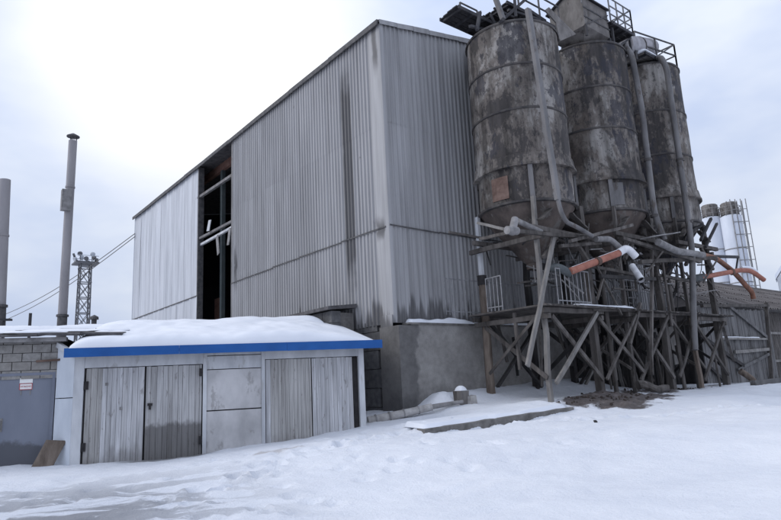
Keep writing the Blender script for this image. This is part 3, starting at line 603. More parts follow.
z1 = SIL[0][1][0]; x1 = SIL[0][0]
pf = thing('roof_platform', (x1, YC, z1+.32), 'dark grated platform jutting left from the top of the nearest silo', 'platform')
deck(pf, x1-2.5, x1-.5, 12.7, 13.55, z1+.72); deck(pf, x1-.9, x1+2.2, 11.9, 13.6, z1+1.05)
rail_run(pf, [(x1-1.5, 13.5, z1+.72), (x1-.6, 13.5, z1+.72)], 1.0, 1.1, mat='dark_rail'); rail_run(pf, [(x1-.2, 11.9, z1+1.05), (x1+2.2, 11.9, z1+1.05)], 1.0, 1.2, mat='dark_rail')
for (pp, qq, w) in (((494, -6), (503, 19), .16), ((514, -8), (516, 17), .10), ((500, 22), (527, -2), .12), ((478, 28), (470, 26), .1), ((527, 10), (545, 22), .14), ((480, 12), (477, 30), .1), ((508, 10), (540, 20), .1)):
    MB().bar(at(*pp, Y=11.75), at(*qq, Y=11.55), w, w*.8).build('strut', 'dark_steel' if w < .15 else 'galv_pipe', pf)
for k in range(14):
    a_ = V((x1+random.uniform(-1.5, .6), random.uniform(11.6, 13.2), z1+.30)); b_ = a_+V((random.uniform(-.9, .9), random.uniform(-.4, .5), random.uniform(.25, .5))); MB().bar(a_, b_, .06, .06).build('strut', 'dark_steel', pf)
sc_ = snowcap(V((x1-2.4, 12.75, 0)), EX, EY, 0, 1.2, 0, .75, lambda a, b: z1+.765, .16, 14, 14, .2, 3); sc_.build('snow_on_deck', 'snow', pf, True)
x2, z2 = SIL[1][0], SIL[1][1][0]
hs = thing('dust_housing', (x2-.9, YC-.4, z2+.1), 'brown sheet metal filter housing with peaked roof on the middle silo', 'housing')
hb0 = MB(); bx0, bx1, by0, by1, bz0, bz1 = x2-1.75, x2-.05, 11.25, 12.75, z2+.42, z2+1.62
P = lambda x, y, z: (x, y, z)
hb0.add([P(bx0, by0, bz0), P(bx1, by0, bz0), P(bx1, by1, bz0), P(bx0, by1, bz0), P(bx0, by0, bz1), P(bx1, by0, bz1), P(bx1, by1, bz1), P(bx0, by1, bz1), P(bx0, (by0+by1)/2, bz1+.35), P(bx1, (by0+by1)/2, bz1+.35)],
        [(3, 2, 1, 0), (0, 1, 5, 4), (2, 3, 7, 6), (1, 2, 6, 9, 5), (3, 0, 4, 8, 7), (4, 5, 9, 8), (8, 9, 6, 7)]); hb0.build('casing', 'housing_sheet', hs)
ym = (by0+by1)/2
for sy, yy in ((1, by0-.12), (1, by1+.12)):
    zt = bz1+.36; zl = bz1-.02; MB().hexa([(bx0-.1, ym, zt), (bx1+.1, ym, zt), (bx1+.1, yy, zl), (bx0-.1, yy, zl), (bx0-.1, ym, zt+.05), (bx1+.1, ym, zt+.05), (bx1+.1, yy, zl+.05), (bx0-.1, yy, zl+.05)]).build('roof_sheet', 'dark_steel', hs)
for x in (bx0+.03, bx1-.03):
    for y in (by0, by1): MB().box((x-.04, y-.04, z2-.02), (x+.04, y+.04, bz0)).build('support_leg', 'dark_steel', hs)
cp = MB(); cc = (bx0+bx1)/2; cp.add([(bx0, by0, bz0), (bx1, by0, bz0), (bx1, by1, bz0), (bx0, by1, bz0), (cc-.2, ym-.2, z2+.05), (cc+.2, ym-.2, z2+.05), (cc+.2, ym+.2, z2+.05), (cc-.2, ym+.2, z2+.05)], [(0, 4, 5, 1), (1, 5, 6, 2), (2, 6, 7, 3), (3, 7, 4, 0), (7, 6, 5, 4)]); cp.build('chute', 'housing_sheet', hs)
for z in (bz0+.35, bz0+.75): MB().box((bx0-.03, by0-.03, z), (bx1+.03, by0-.002, z+.05)).build('stiffener', 'dark_rail', hs)
MB().bar((bx0-.02, by0-.02, bz0), (bx1, by0-.02, bz0+1.0), .05, .04).build('stiffener', 'dark_rail', hs)
# loose wedge-shaped chute sheet left of the housing
wd = MB(); q = [at(545, 10, Y=11.3), at(549, 7, Y=11.3), at(576, 34, Y=11.25), at(560, 41, Y=11.25), at(556, 22, Y=11.3)]
wd.add([*q, *[p_+V((0, .05, 0)) for p_ in q]], [(4, 3, 2, 1, 0), (5, 6, 7, 8, 9)]+[(k, (k+1) % 5, 5+(k+1) % 5, 5+k) for k in range(5)]); wd.build('wedge_sheet', 'housing_sheet', hs)
p2 = thing('roof_platform', (x2+.9, 12, z2+.3), 'grated platform with open railing right of the dust housing on the middle silo', 'platform')
dz = 15.12
deck(p2, x2-.1, x2+1.55, 11.1, 13.4, dz); rail_run(p2, [(x2-.1, 11.1, dz), (x2+1.55, 11.1, dz), (x2+1.55, 13.4, dz)], 1.1, .55, .022, (.33, .66))
MB().bar((x2+.0, 11.08, dz), (x2+1.5, 11.08, dz+1.1), .06, .05).build('diagonal_brace', 'dark_rail', p2)
for x in (x2+.1, x2+1.4):
    for y in (11.2, 13.2): MB().bar((x, y, z2-.1), (x, y, dz-.15), .08).build('support_leg', 'dark_steel', p2)
MB().bar((x2+.2, 11.2, z2+.05), (x2+1.5, 11.2, dz-.1), .07).build('diagonal_brace', 'dark_steel', p2)
sc_ = snowcap(V((x2+.0, 11.15, 0)), EX, EY, 0, 1.0, 0, 1.6, lambda a, b: dz+.045, .18, 12, 14, .25, 5); sc_.build('snow_on_deck', 'snow', p2, True)
rail_run(p2, [(x2-3.4, 11.2, dz-.1), (x2-1.9, 11.2, dz+.2)], 1.1, 1.4, .02, (.5,))
x3, z3 = SIL[2][0], SIL[2][1][0]
p3 = thing('roof_platform', (x3-1.2, 12, z3), 'open railing cage around the top of the farthest silo', 'platform')
deck(p3, x3-1.8, x3+.75, 11.3, 13.2, z3+.0+.20, mat='housing_sheet', pw=.3)
rail_run(p3, [(x3-1.85, 11.6, z3+.25), (x3+.75, 11.15, z3+.25), (x3+.75, 13.2, z3+.25)], 1.1, 1.6, .028, (.5,), 'dark_rail')
MB().bar((x3-.9, 11.13, z3+.3), (x3+.72, 11.13, z3+1.33), .05).build('diagonal_brace', 'dark_rail', p3)
sc_ = snowcap(V((x3-1.9, 11.2, 0)), EX, EY, 0, 1.5, 0, 1.2, lambda a, b: z3+.265, .22, 12, 12, .3, 9); sc_.build('snow_on_deck', 'snow', p3, True)
dr = thing('filter_drum', (x3-2.6, 11.9, z3+.26), 'dusty pale filter drum lying between the middle and farthest silos', 'drum')
c0, c1 = at(624, 46, Y=11.9), at(648, 49, Y=11.9); ax = (c1-c0).normalized()
MB().tube([c0-ax*.1, c0, c0.lerp(c1, .4), c1-ax*.05, c1+ax*.1], .46, 20, rough=.02).build('drum_shell', 'drum_dust', dr, True)
MB().tube([c1+ax*.1, c1+ax*.16], .3, 16).build('end_cap', 'hoop_steel', dr, True); MB().tube([c0.lerp(c1, .5)-ax*.04, c0.lerp(c1, .5)+ax*.04], .48, 20).build('drum_band', 'hoop_steel', dr, True)
for t in (.15, .8): MB().box(tuple(c0.lerp(c1, t)+V((-.06, -.35, -.75))), tuple(c0.lerp(c1, t)+V((.06, .35, -.35)))).build('saddle', 'dark_rail', dr)

# ------------------------------------------------------------------ timber trestle
tr = thing('silo_trestle', (20.8, YC, .7), 'grey weathered timber trestle of posts and cross braces carrying the three silos', 'trestle')
ZW = 3.62
def timber(p, q, w, h=None, mat='timber', name='brace', seg=4, jit=.012, taper=1.0):
    p, q = V(p), V(q)
    if name == 'brace':                               # knocked together by hand: nothing quite lines up
        p = p+V((random.uniform(-.1, .1), 0, random.uniform(-.14, .14))); q = q+V((random.uniform(-.1, .1), 0, random.uniform(-.25, .2))); w *= random.uniform(.75, 1.2); h = (h or w)*random.uniform(.7, 1.2)
    if name == 'post': p = p+V((random.uniform(-.07, .07), random.uniform(-.05, .05), 0)); jit = .03; seg = 6; taper = random.uniform(.82, .98)
    return MB().bar(p, q, w, h, seg, jit, taper).build(name, mat, tr)
def log(p, q, r, mat='timber', name='post', n=9, taper=.9, bow=.02):
    p, q = V(p), V(q); pts = [p.lerp(q, k/5)+(V((random.uniform(-bow, bow), random.uniform(-bow, bow), 0)) if 0 < k < 5 else V((0, 0, 0))) for k in range(6)]
    return MB().tube(pts, r, n, True, .05, taper).build(name, mat, tr, True)
YF, YB = YC-LA, YC+LA
for i, (xc, z) in enumerate(SIL):
    xl, xr_ = xc-LA, xc+LA; zt = z[5]
    for sx in (-1, 1):
        for sy in (-1, 1):
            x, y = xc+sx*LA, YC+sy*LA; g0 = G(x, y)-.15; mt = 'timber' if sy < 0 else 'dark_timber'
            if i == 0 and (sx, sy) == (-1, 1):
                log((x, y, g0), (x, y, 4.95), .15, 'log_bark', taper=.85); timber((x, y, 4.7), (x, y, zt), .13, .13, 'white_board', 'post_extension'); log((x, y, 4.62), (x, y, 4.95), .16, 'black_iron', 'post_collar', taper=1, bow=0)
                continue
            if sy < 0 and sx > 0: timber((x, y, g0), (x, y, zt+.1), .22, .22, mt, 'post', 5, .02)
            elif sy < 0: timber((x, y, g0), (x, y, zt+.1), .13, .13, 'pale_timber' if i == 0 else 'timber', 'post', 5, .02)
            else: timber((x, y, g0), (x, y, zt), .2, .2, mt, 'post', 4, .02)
    # capping beams under the rim, walkway beams and knee braces
    for y in (YF, YB): timber((xl-.5, y-.2, zt-1.0), (xr_+.6, y-.2, zt-1.05+random.uniform(-.1, .1)), .12, .15, name='beam')
    for x in (xl, xr_): timber((x-.16, YF-.35, zt-1.25), (x-.16, YB+.3, zt-1.22), .12, .15, name='beam')
    for y in (YF-.2, YB+.2): timber((xl-.35, y, ZW-.16), (xr_+.35, y, ZW-.16+random.uniform(-.05, .05)), .12, .15, name='beam')
    for x in (xl-.16, xr_+.18): timber((x, YF-.3, ZW-.33), (x, YB+.3, ZW-.33), .12, .15, name='beam')
    # cross braces, front face
    g0 = G(xc, YF)
    timber((xl+.05, YF-.19, ZW-.25), (xr_-.05, YF-.19, 1.45), .07, .11, name='brace'); timber((xr_-.02, YF-.28, ZW-.2), (xl-.08, YF-.28, 1.3), .07, .13, 'pale_timber' if i == 0 else 'timber')
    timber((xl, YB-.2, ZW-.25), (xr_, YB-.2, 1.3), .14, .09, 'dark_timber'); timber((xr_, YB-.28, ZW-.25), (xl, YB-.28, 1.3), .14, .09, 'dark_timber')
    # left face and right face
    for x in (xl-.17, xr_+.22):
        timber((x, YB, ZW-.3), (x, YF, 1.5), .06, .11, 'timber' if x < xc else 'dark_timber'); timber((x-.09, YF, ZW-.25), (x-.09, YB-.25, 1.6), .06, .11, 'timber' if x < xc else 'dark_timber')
    for sx in (-1, 1): timber((xc+sx*LA, YF-.17, zt-1.9), (xc+sx*.35, YF-.17, zt-1.05), .12, .1, name='knee_brace'); timber((xc+sx*LA, YF-.17, zt-.7), (xc+sx*.55, YF-.1, zt-.25), .2, .05, name='gusset')
# bays between the silos
for i in range(2):
    xa, xb = SIL[i][0]+LA, SIL[i+1][0]-LA
    timber((xa, YF-.3, ZW-.25), (xb, YF-.3, 1.5), .07, .11); timber((xb, YF-.36, ZW-.2), (xa, YF-.36, 1.35), .07, .12)
    timber((xa-.3, YF-.26, ZW-.05), (xb+.4, YF-.26, ZW-.0), .1, .14, name='beam')
    timber((xa-.4, YF-.24, 5.0), (xb+.4, YF-.24, 4.9), .08, .1, name='beam')
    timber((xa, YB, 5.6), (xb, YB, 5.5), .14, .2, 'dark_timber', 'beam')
    log(((xa+xb)/2-.3, YF-.1, G((xa+xb)/2, YF)-.1), ((xa+xb)/2-.38, YF-.1, 4.9), .075, taper=.9)
# loose and leaning members seen in front
timber(at(527.5, 366, Y=10.75), at(554, 236, Y=10.95), .07, .15, 'pale_timber', 'leaning_plank', 5, .02)
timber(at(557, 404, Y=10.9), at(563, 409, Y=10.6), .16, .1, 'pale_timber', 'post_shoe', 1, 0)
timber(at(449, 232, Y=12.9), at(482, 238, Y=12.9), .06, .06, 'timber', 'pole')
timber(at(478, 223, Y=12.6), at(513, 231, Y=11.2), .12, .08, 'pale_timber', 'pole'); timber(at(480, 239, Y=12.7), at(512, 232, Y=11.2), .09, .09, 'timber', 'pole')
timber(at(505, 230, Y=10.95), at(592, 238, Y=10.85), .12, .11, 'timber', 'beam'); timber(at(570, 241, Y=10.75), at(632, 225, Y=10.7), .12, .10, 'timber', 'beam')
timber(at(560, 246, Y=10.9), at(600, 243, Y=10.9), .12, .1, 'timber', 'beam')
timber(at(645, 238, Y=10.6), at(676, 233, Y=10.6), .35, .04, 'dusty_pipe', 'snowy_board')
timber(at(622, 238, Y=10.9), at(700, 262, Y=10.7), .12, .11, 'timber', 'beam'); timber(at(640, 262, Y=10.9), at(716, 258, Y=10.9), .14, .14, 'timber', 'beam')
timber(at(600, 276, Y=10.9), at(655, 279, Y=10.9), .10, .12, 'dark_timber', 'beam')
timber(at(594, 262, Y=10.95), at(620, 309, Y=10.95), .09, .06); timber(at(606, 268, Y=10.9), at(597, 305, Y=10.95), .09, .06)
timber(at(700, 240, Y=11.0), at(712, 222, Y=11.3), .13, .1, 'dark_timber'); timber(at(706, 250, Y=11.0), at(716, 224, Y=11.4), .12, .1, 'dark_timber')
timber(at(687, 238, Y=11.1), at(702, 225, Y=11.1), .16, .1, 'dark_timber')
timber(at(653, 250, Y=10.95), at(652, 375, Y=10.9), .11, .1, 'timber', 'post', 5, .03)
timber(at(693, 318, Y=10.85), at(702, 388, Y=10.85), .16, .12, 'log_bark', 'post', 4, .02)
timber(at(668, 312, Y=12.2), at(678, 364, Y=12.2), .55, .04, 'pale_timber', 'hanging_board', 2, .01)
timber(at(663, 262, Y=11.0), at(672, 330, Y=11.0), .10, .08); timber(at(640, 300, Y=11.0), at(632, 350, Y=11.0), .12, .08)
# more knee braces and a tangle of laths under the hoppers
rr = random.Random(11)
for k in range(110):
    x = rr.uniform(14.9, 27.2); y = rr.uniform(10.95, 13.6); z = rr.uniform(4.3, 6.2); a_ = V((x, y, z)); l_ = rr.uniform(.5, 1.5)
    th = rr.choice([0, 0, .15, -.2, .9, -.9, 1.3]); b_ = a_+V((math.cos(th)*l_, rr.uniform(-.4, .4), math.sin(th)*l_*.9)); timber(a_, b_, rr.uniform(.03, .08), rr.uniform(.025, .06), rr.choice(['timber', 'dark_timber', 'timber', 'dusty_pipe']), 'lath', 2, .01)
for k in range(34):                                   # odd props, poles and offcuts standing about below the walkway
    x = rr.uniform(14.8, 27.3); y = rr.uniform(YF-.3, YB+.4); l_ = rr.uniform(1.0, 2.9); th = rr.choice([1.57, 1.5, 1.65, 1.2, 1.95, .8, 2.3]); z0 = G(x, y)-.05+rr.choice([0, 0, .4, 1.0])
    timber((x, y, z0), (x+math.cos(th)*l_, y+rr.uniform(-.3, .3), min(z0+math.sin(th)*l_, ZW-.1)), rr.uniform(.05, .12), rr.uniform(.04, .1), rr.choice(['timber', 'dark_timber', 'timber', 'pale_timber']), 'prop', 4, .02)
for k in range(26):                                   # cables and thin rods
    a_ = V((rr.uniform(14.6, 27), rr.uniform(10.9, 13), rr.uniform(4.2, 6.6))); b_ = a_+V((rr.uniform(-.9, .9), rr.uniform(-.2, .2), rr.uniform(-1.6, .1))); MB().tube([a_, a_.lerp(b_, .5)-EZ*.12, b_], .018, 5).build('rod', 'dark_rail', tr)
# walkway planks
x = 14.55
while x < 27.2:
    w = rr.uniform(.18, .26); MB().hexa([(x, YF-.45+rr.uniform(-.1, .1), ZW-.045), (x+w-.02, YF-.45+rr.uniform(-.1, .1), ZW-.045), (x+w-.02, YB+.3, ZW-.045), (x, YB+.3, ZW-.045), (x, YF-.45, ZW), (x+w-.02, YF-.45, ZW+rr.uniform(0, .015)), (x+w-.02, YB+.3, ZW), (x, YB+.3, ZW)]).build('walkway_plank', 'timber', tr); x += w
# picket railings on the walkway
def pickets(p, q, h, n, missing=()):
    p, q = V(p), V(q); rl = MB().bar(p+EZ*h, q+EZ*h, .03, .03).build('picket_railing', 'picket_steel', tr)
    MB().bar(p+EZ*.12, q+EZ*.12, .03, .03).build('bottom_rail', 'picket_steel', rl)
    for k in range(n+1):
        if k in missing: continue
        a_ = p.lerp(q, k/n); MB().bar(a_, a_+EZ*h, .02, .02).build('picket', 'picket_steel', rl)
pickets(at(488, 312, Y=12.9), at(503, 310, Y=12.0), 1.05, 4); pickets((15.2, YF-.42, ZW), (16.9, YF-.42, ZW), 1.1, 8); pickets((17.6, YB+.1, ZW), (20.6, YB+.1, ZW), 1.25, 17, (5, 11))
pickets((20.0, YF+.5, ZW), (23.9, YF+.5, ZW), 1.25, 26, (6, 14, 15)); pickets((24.3, YB, ZW), (27.6, YB, ZW), 1.3, 22, (9,)); pickets((13.6, YB+.35, ZW), (17.4, YB+.35, ZW), 1.2, 24, (4, 13)); pickets((20.6, YB+.2, ZW), (24.2, YB+.2, ZW), 1.2, 24, (4, 13))
sc_ = snowcap(V((16.2, YF-.5, 0)), EX, EY, 0, 3.2, 0, .4, lambda a, b: ZW+.012, .06, 30, 5, .12, 4, .8); sc_.build('snow_on_walkway', 'snow', tr, True)

# added dark planks that deepen the shade behind the trestle
hd = thing('shade_backdrop', (23, 14.2, .7), 'added dark vertical planks deepening the shade behind the farther silo posts', 'backdrop')
x = 20.6
while x < 29.4:
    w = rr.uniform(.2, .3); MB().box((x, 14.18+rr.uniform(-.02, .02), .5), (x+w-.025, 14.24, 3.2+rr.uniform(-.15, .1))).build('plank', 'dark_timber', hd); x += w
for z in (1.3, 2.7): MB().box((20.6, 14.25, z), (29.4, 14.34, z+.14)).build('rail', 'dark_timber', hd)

# ------------------------------------------------------------------ conveying pipes hung in the trestle
cv = thing('orange_pipe', tuple(at(569, 271, Y=10.6)), 'orange pipe with white end elbow slanting up below the middle silo', 'pipe')
pipe(cv, [at(570, 271.5, Y=10.75), at(620, 252.5, Y=10.35)], .115, 'orange_pipe', 'pipe_body', 16)
MB().tube([at(572, 269.2, Y=10.74), at(590, 262.4, Y=10.6), at(618, 251.6, Y=10.37)], .075, 10, rough=.12).build('snow_on_pipe', 'snow', cv, True)
pipe(cv, [at(596, 262, Y=10.54), at(599, 261, Y=10.52)], .14, 'rust_brown', 'pipe_clamp', 16)
def openpipe(par, pts, r, mat, name, rr_=.25):
    P_ = bend(pts, 6, rr_); m = MB().tube(P_, r, 16, False); m.tube(P_[::-1], r*.88, 16, False)
    o = m.build(name, mat, par, True); MB().tube([P_[-1]-(P_[-1]-P_[-2]).normalized()*.12, P_[-1]-(P_[-1]-P_[-2]).normalized()*.10], r*.87, 16).build('bore', 'black_iron', par, True); return o
openpipe(cv, [at(618.5, 253, Y=10.36), at(627, 247.5, Y=10.28), at(636, 257, Y=10.15)], .125, 'white_pipe', 'elbow', .35)
pipe(cv, [at(548, 268, Y=11.3), at(558, 267, Y=11.0), at(571, 274, Y=10.8)], .13, 'grey_hose', 'hose', 14, .4)
st_ = thing('white_pipe_stub', tuple(at(637, 274, Y=10.6)), 'short white open pipe stub below the orange pipe elbow', 'pipe')
openpipe(st_, [at(632, 266, Y=10.9), at(641.5, 280, Y=10.4)], .115, 'white_pipe', 'pipe_body', .1)
cv2 = thing('orange_pipe', tuple(at(703, 277, Y=11.0)), 'orange pipe with drooping elbow reaching out past the last silo post', 'pipe')
pipe(cv2, [at(701, 277.5, Y=11.4), at(741, 270, Y=10.9), at(751, 270.5, Y=10.8), at(764, 280, Y=10.6)], .105, 'orange_pipe', 'pipe_body', 14, 1.0)
pipe(cv2, [at(731, 272, Y=11.05), at(733, 271.5, Y=11.0)], .15, 'rust_brown', 'pipe_clamp', 14); pipe(cv2, [at(690, 279, Y=11.6), at(703, 277, Y=11.4)], .15, 'grey_hose', 'hose', 12)
sc_ = [at(741, 267.2, Y=10.9), at(751, 267.8, Y=10.8), at(757, 272, Y=10.7)]; MB().tube(bend(sc_, 4, .5), .07, 8).build('snow_on_pipe', 'snow', cv2, True)
cv3 = thing('slanting_pipe', tuple(at(753, 300, Y=10.9)), 'dirty brown slanting pipe crossing behind the far orange pipe', 'pipe')
pipe(cv3, [at(660, 243, Y=10.55), at(676, 251, Y=10.6), at(702, 255, Y=10.9), at(716, 258, Y=11.1), at(734, 272, Y=11.3), at(748, 288, Y=11.3), at(752, 292, Y=11.3), at(753.5, 299, Y=11.3)], .11, 'dirty_orange', 'pipe_body', 12, .6)
pipe(cv3, [at(658, 242, Y=10.5), at(676, 251, Y=10.55), at(703, 255, Y=10.85)], .13, 'dusty_pipe', 'dusty_sleeve', 12, .4)
pipe(cv3, [at(700, 256, Y=11.2), at(738, 257, Y=11.2)], .07, 'dark_steel', 'support_arm', 8); MB().bar(at(738, 257, Y=11.2), at(736, 270, Y=11.2), .06).build('hanger', 'dark_steel', cv3)
vv = thing('pipe_valve', tuple(at(512, 234, Y=10.9)), 'grey clamp valve with short inclined pipe under the nearest silo', 'valve')
pipe(vv, [at(515, 219, Y=11.0), at(512, 233, Y=10.9)], .11, 'dusty_pipe', 'valve_body', 12); pipe(vv, [at(507, 230, Y=10.8), at(517, 231, Y=10.8)], .12, 'dusty_pipe', 'flange', 12)
pipe(vv, [at(518, 221, Y=11.0), at(541, 232, Y=11.0)], .085, 'dusty_pipe', 'inlet_pipe', 10)
bp = thing('branch_pipe', tuple(at(610, 240, Y=10.8)), 'dusty grey branch pipe drooping towards the orange pipe elbow', 'pipe')
pipe(bp, [at(596, 239, Y=10.75), at(610, 239, Y=10.7), at(618, 246, Y=10.6), at(624, 252, Y=10.45)], .1, 'dusty_pipe', 'pipe_body', 10, .3)

# ------------------------------------------------------------------ garages
GO, GU, GN = V((3.19, 15.9, 0)), V((.936, -.352, 0)).normalized(), V((.352, .936, 0)).normalized()
ga = thing('garage_block', tuple(GO+GU*3.5+EZ*.1), 'low pale twin garage with blue eaves board and thick roof snow', 'garage')
def gb(name, mat, par, u0, u1, w0, w1, z0, z1): return MB().obox(GO, GU, GN, EZ, u0, u1, w0, w1, z0, z1).build(name, mat, par)
gb('side_wall', 'grey_render', ga, -.05, .08, .15, 4.3, -.2, 2.6); gb('side_wall', 'grey_render', ga, 6.86, 6.99, .15, 4.3, -.2, 2.6); gb('rear_wall', 'grey_render', ga, .08, 6.86, 4.1, 4.3, -.2, 3.3)
for u0, u1 in ((-.05, .16), (2.84, 2.93), (4.27, 4.36), (6.84, 6.99)): gb('jamb', 'white_board', ga, u0, u1, -.03, .14, -.2, 2.62)
gb('lintel_board', 'white_board', ga, .162, 2.838, -.015, .13, 2.26, 2.62); gb('lintel_board', 'white_board', ga, 4.362, 6.838, -.02, .13, 2.32, 2.62)
gb('backing', 'inner_dark', ga, .09, 6.85, .16, .24, -.2, 2.6)
for n_, (z0, z1, mt) in enumerate(((-.2, 1.09, 'grey_render'), (1.12, 2.10, 'grey_render'), (2.12, 2.44, 'white_board'), (2.46, 2.62, 'white_board'))): gb('wall_panel', mt, ga, 2.932, 4.268, .0+.006*(n_ % 2), .12, z0, z1)
gb('panel_joint', 'black_iron', ga, 2.95, 4.25, .05, .1, 1.085, 1.125)
def leaf(u0, u1, z0, z1, mats, w=0.0, fill=.135):
    d = gb('door_leaf', 'dark_timber', ga, u0, u1, .075+w, .12+w, z0, z1); u = u0+.005; k = 0
    while u < u1-.03:
        pw = min(fill*rr.uniform(.75, 1.15), u1-u); mt = mats(u); dd = rr.uniform(-.008, .008)
        MB().obox(GO, GU, GN, EZ, u, u+pw-.006, .04+w+dd, .073+w+dd, z0+rr.uniform(-.03, .02), z1-rr.uniform(0, .012)).build('plank', mt, d); u += pw
    return d
d1 = leaf(.20, 1.50, -.05, 2.25, lambda u: 'door_board_warm' if u < .55 else 'door_board'); d2 = leaf(1.52, 2.82, -.05, 2.25, lambda u: 'door_board_wet', .01)
d3 = leaf(4.38, 5.56, .1, 2.31, lambda u: 'door_board_warm' if u > 4.5 else 'door_board', 0, .11); d4 = leaf(5.58, 6.68, .1, 2.31, lambda u: 'door_board', .01, .115)
gb('gap', 'black_iron', ga, 6.70, 6.835, .10, .15, -.1, 2.3); gb('gap', 'black_iron', ga, .163, .197, .06, .12, -.1, 2.25)
for d, u, zs in ((d1, .17, (1.85, .45)), (d2, 2.76, (2.05, .42)), (d2, 1.62, ())):
    for z in zs: gb('hinge', 'black_iron', d, u-.01, u+.09, -.02, .035, z-.09, z+.1)
gb('lock_hasp', 'black_iron', d2, 1.57, 1.68, 0.0, .045, 1.31, 1.37); gb('padlock', 'black_iron', d2, 1.60, 1.65, -.02, .03, 1.22, 1.32)
for d, u, z in ((d1, .62, 1.83), (d1, .95, 1.25)): gb('patch', 'dusty_pipe', d, u, u+.06, .024, .04, z, z+.07)
zrf = lambda u, w: 2.70+.205*w
ro = MB(); q = lambda u, w, dz: GO+GU*u+GN*w+EZ*(zrf(u, w)+dz)
ro.hexa([q(-.2, -.38, -.06), q(7.42, -.38, -.06), q(7.42, 4.5, -.06), q(-.2, 4.5, -.06), q(-.2, -.38, 0), q(7.42, -.38, 0), q(7.42, 4.5, 0), q(-.2, 4.5, 0)]); gro = ro.build('roof', 'roof_felt', ga)
u = -.22
for L_ in (2.5, 2.6, 2.54): MB().obox(GO, GU, GN, EZ, u, u+L_-.004, -.42+rr.uniform(0, .006), -.385, 2.50+rr.uniform(-.008, .008), 2.71).build('eaves_board', 'blue_trim', gro); u += L_
gb('soffit', 'dark_timber', ga, -.1, 7.3, -.37, .1, 2.625, 2.64)
def snz(u, w): return zrf(u, w)+.004
sc_ = MB(); 
sc_ = snowcap(GO, GU, GN, -.19, 7.36, -.37, 4.45, snz, .33, 150, 80, (.7, 2.6, .28, .8), 2, .22, 0); sc_.build('snow_on_roof', 'snow', ga, True)
# pale sheet return between the garage and the block store
ps = MB(); A, B = GO+GU*(-.055)+GN*(-.02), GO+GU*(-.50)+GN*.42
for z0, z1 in ((-.1, 1.58), (1.6, 2.64)):
    ps = MB(); n_ = (B-A).cross(EZ).normalized()*.03; t0, t1 = (2.54, 2.80) if z1 > 2 else (z1, z1); ps.hexa([A+EZ*z0, B+EZ*z0, B+n_+EZ*z0, A+n_+EZ*z0, A+EZ*t0, B+EZ*t1, B+n_+EZ*t1, A+n_+EZ*t0]); ps.build('return_panel', 'pale_sheet', ga)
MB().bar(A+EZ*2.60-GU*.05, B+EZ*2.86, .10, .12).build('return_coping', 'white_board', ga)
# ------------------------------------------------------------------ block-built store at the left
bs = thing('block_store', tuple(GO+GU*(-2.0)+GN*.5), 'light concrete block store with blue-grey steel door at the left edge', 'building')
W0 = .45
core = MB()
core.obox(GO, GU, GN, EZ, -4.5, -.42, W0+.05, W0+.3, 2.22, 3.05); core.obox(GO, GU, GN, EZ, -4.5, -1.85, W0+.05, W0+.3, -.2, 2.22); core.obox(GO, GU, GN, EZ, -.52, -.42, W0+.05, W0+.3, -.2, 2.22)
core.obox(GO, GU, GN, EZ, -4.5, -4.3, W0+.3, 5, -.2, 3.05); core.obox(GO, GU, GN, EZ, -.62, -.42, W0+.3, 5, -.2, 3.05); cw = core.build('wall', 'mortar', bs)
for r_ in range(15):
    z0 = .02+r_*.205
    u = -4.5+(-.2 if r_ % 2 else 0)
    while u < -.44:
        a_, b_ = max(u, -4.5), min(u+.40, -.425)
        if z0+.2 < 2.24:
            if a_ > -1.86: a_ = max(a_, -.515)
            elif b_ > -1.86: b_ = -1.86
        if b_-a_ > .04 and z0 < 3.0: MB().obox(GO, GU, GN, EZ, a_+.007, b_-.007, W0+rr.uniform(.0, .012), W0+.05, z0+.007, min(z0+.198, 3.04)).build('block', 'block', cw)
        u += .405
gd = gb('steel_door', 'store_door', bs, -1.78, -.60, W0+.03, W0+.08, .0, 2.15)
for u0, u1, z0, z1 in ((-1.85, -1.785, -.1, 2.22), (-.595, -.525, -.1, 2.22), (-1.783, -.597, 2.155, 2.22)): gb('door_frame', 'steel_door', bs, u0, u1, W0+.0, W0+.1, z0, z1)
gb('door_handle', 'dusty_pipe', gd, -1.63, -1.60, W0-.03, W0+.029, .95, 1.15); gb('lock_plate', 'dusty_pipe', gd, -1.66, -1.57, W0+.02, W0+.029, .90, 1.2)
gb('rail', 'steel_door', gd, -1.775, -1.74, W0+.015, W0+.029, .02, 2.13)
def gpt(px, py, w):
    d = R@rayc(px, py); n_ = np.array(GN); t = ((np.array(GO)+n_*w-CAM)@n_)/(d@n_); p_ = V(CAM+d*t); return ((p_-GO).dot(GU), p_.z)
ua, za = gpt(19.8, 378.0, W0); ub, zb_ = gpt(32.0, 389.5, W0)
sg = thing('door_sign', tuple(GO+GU*ua+GN*(W0)+EZ*zb_), 'small white notice with red lettering on the blue-grey steel door', 'sign')
zm = za+(zb_-za)*.47
MB().obox(GO, GU, GN, EZ, ua, ub, W0+.016, W0+.028, zm+.006, za).build('upper_plate', 'sign_white', sg)
MB().obox(GO, GU, GN, EZ, ua, ub, W0+.016, W0+.028, zb_, zm).build('lower_plate', 'sign_white', sg)
for (a_, b_, c_, d_) in ((ua, ub, zb_, zb_+.012), (ua, ub, zm-.012, zm), (ua, ua+.012, zb_+.012, zm-.012), (ub-.012, ub, zb_+.012, zm-.012)): MB().obox(GO, GU, GN, EZ, a_, b_, W0+.010, W0+.0155, c_, d_).build('border', 'sign_red', sg)
cu = bpy.data.curves.new('lettering', 'FONT'); cu.body = 'ОПАСНО'; cu.size = .105; cu.extrude = .002; cu.align_x = 'CENTER'; cu.align_y = 'CENTER'
to = bpy.data.objects.new('lettering_source', cu); COL.objects.link(to); bpy.context.view_layer.update()
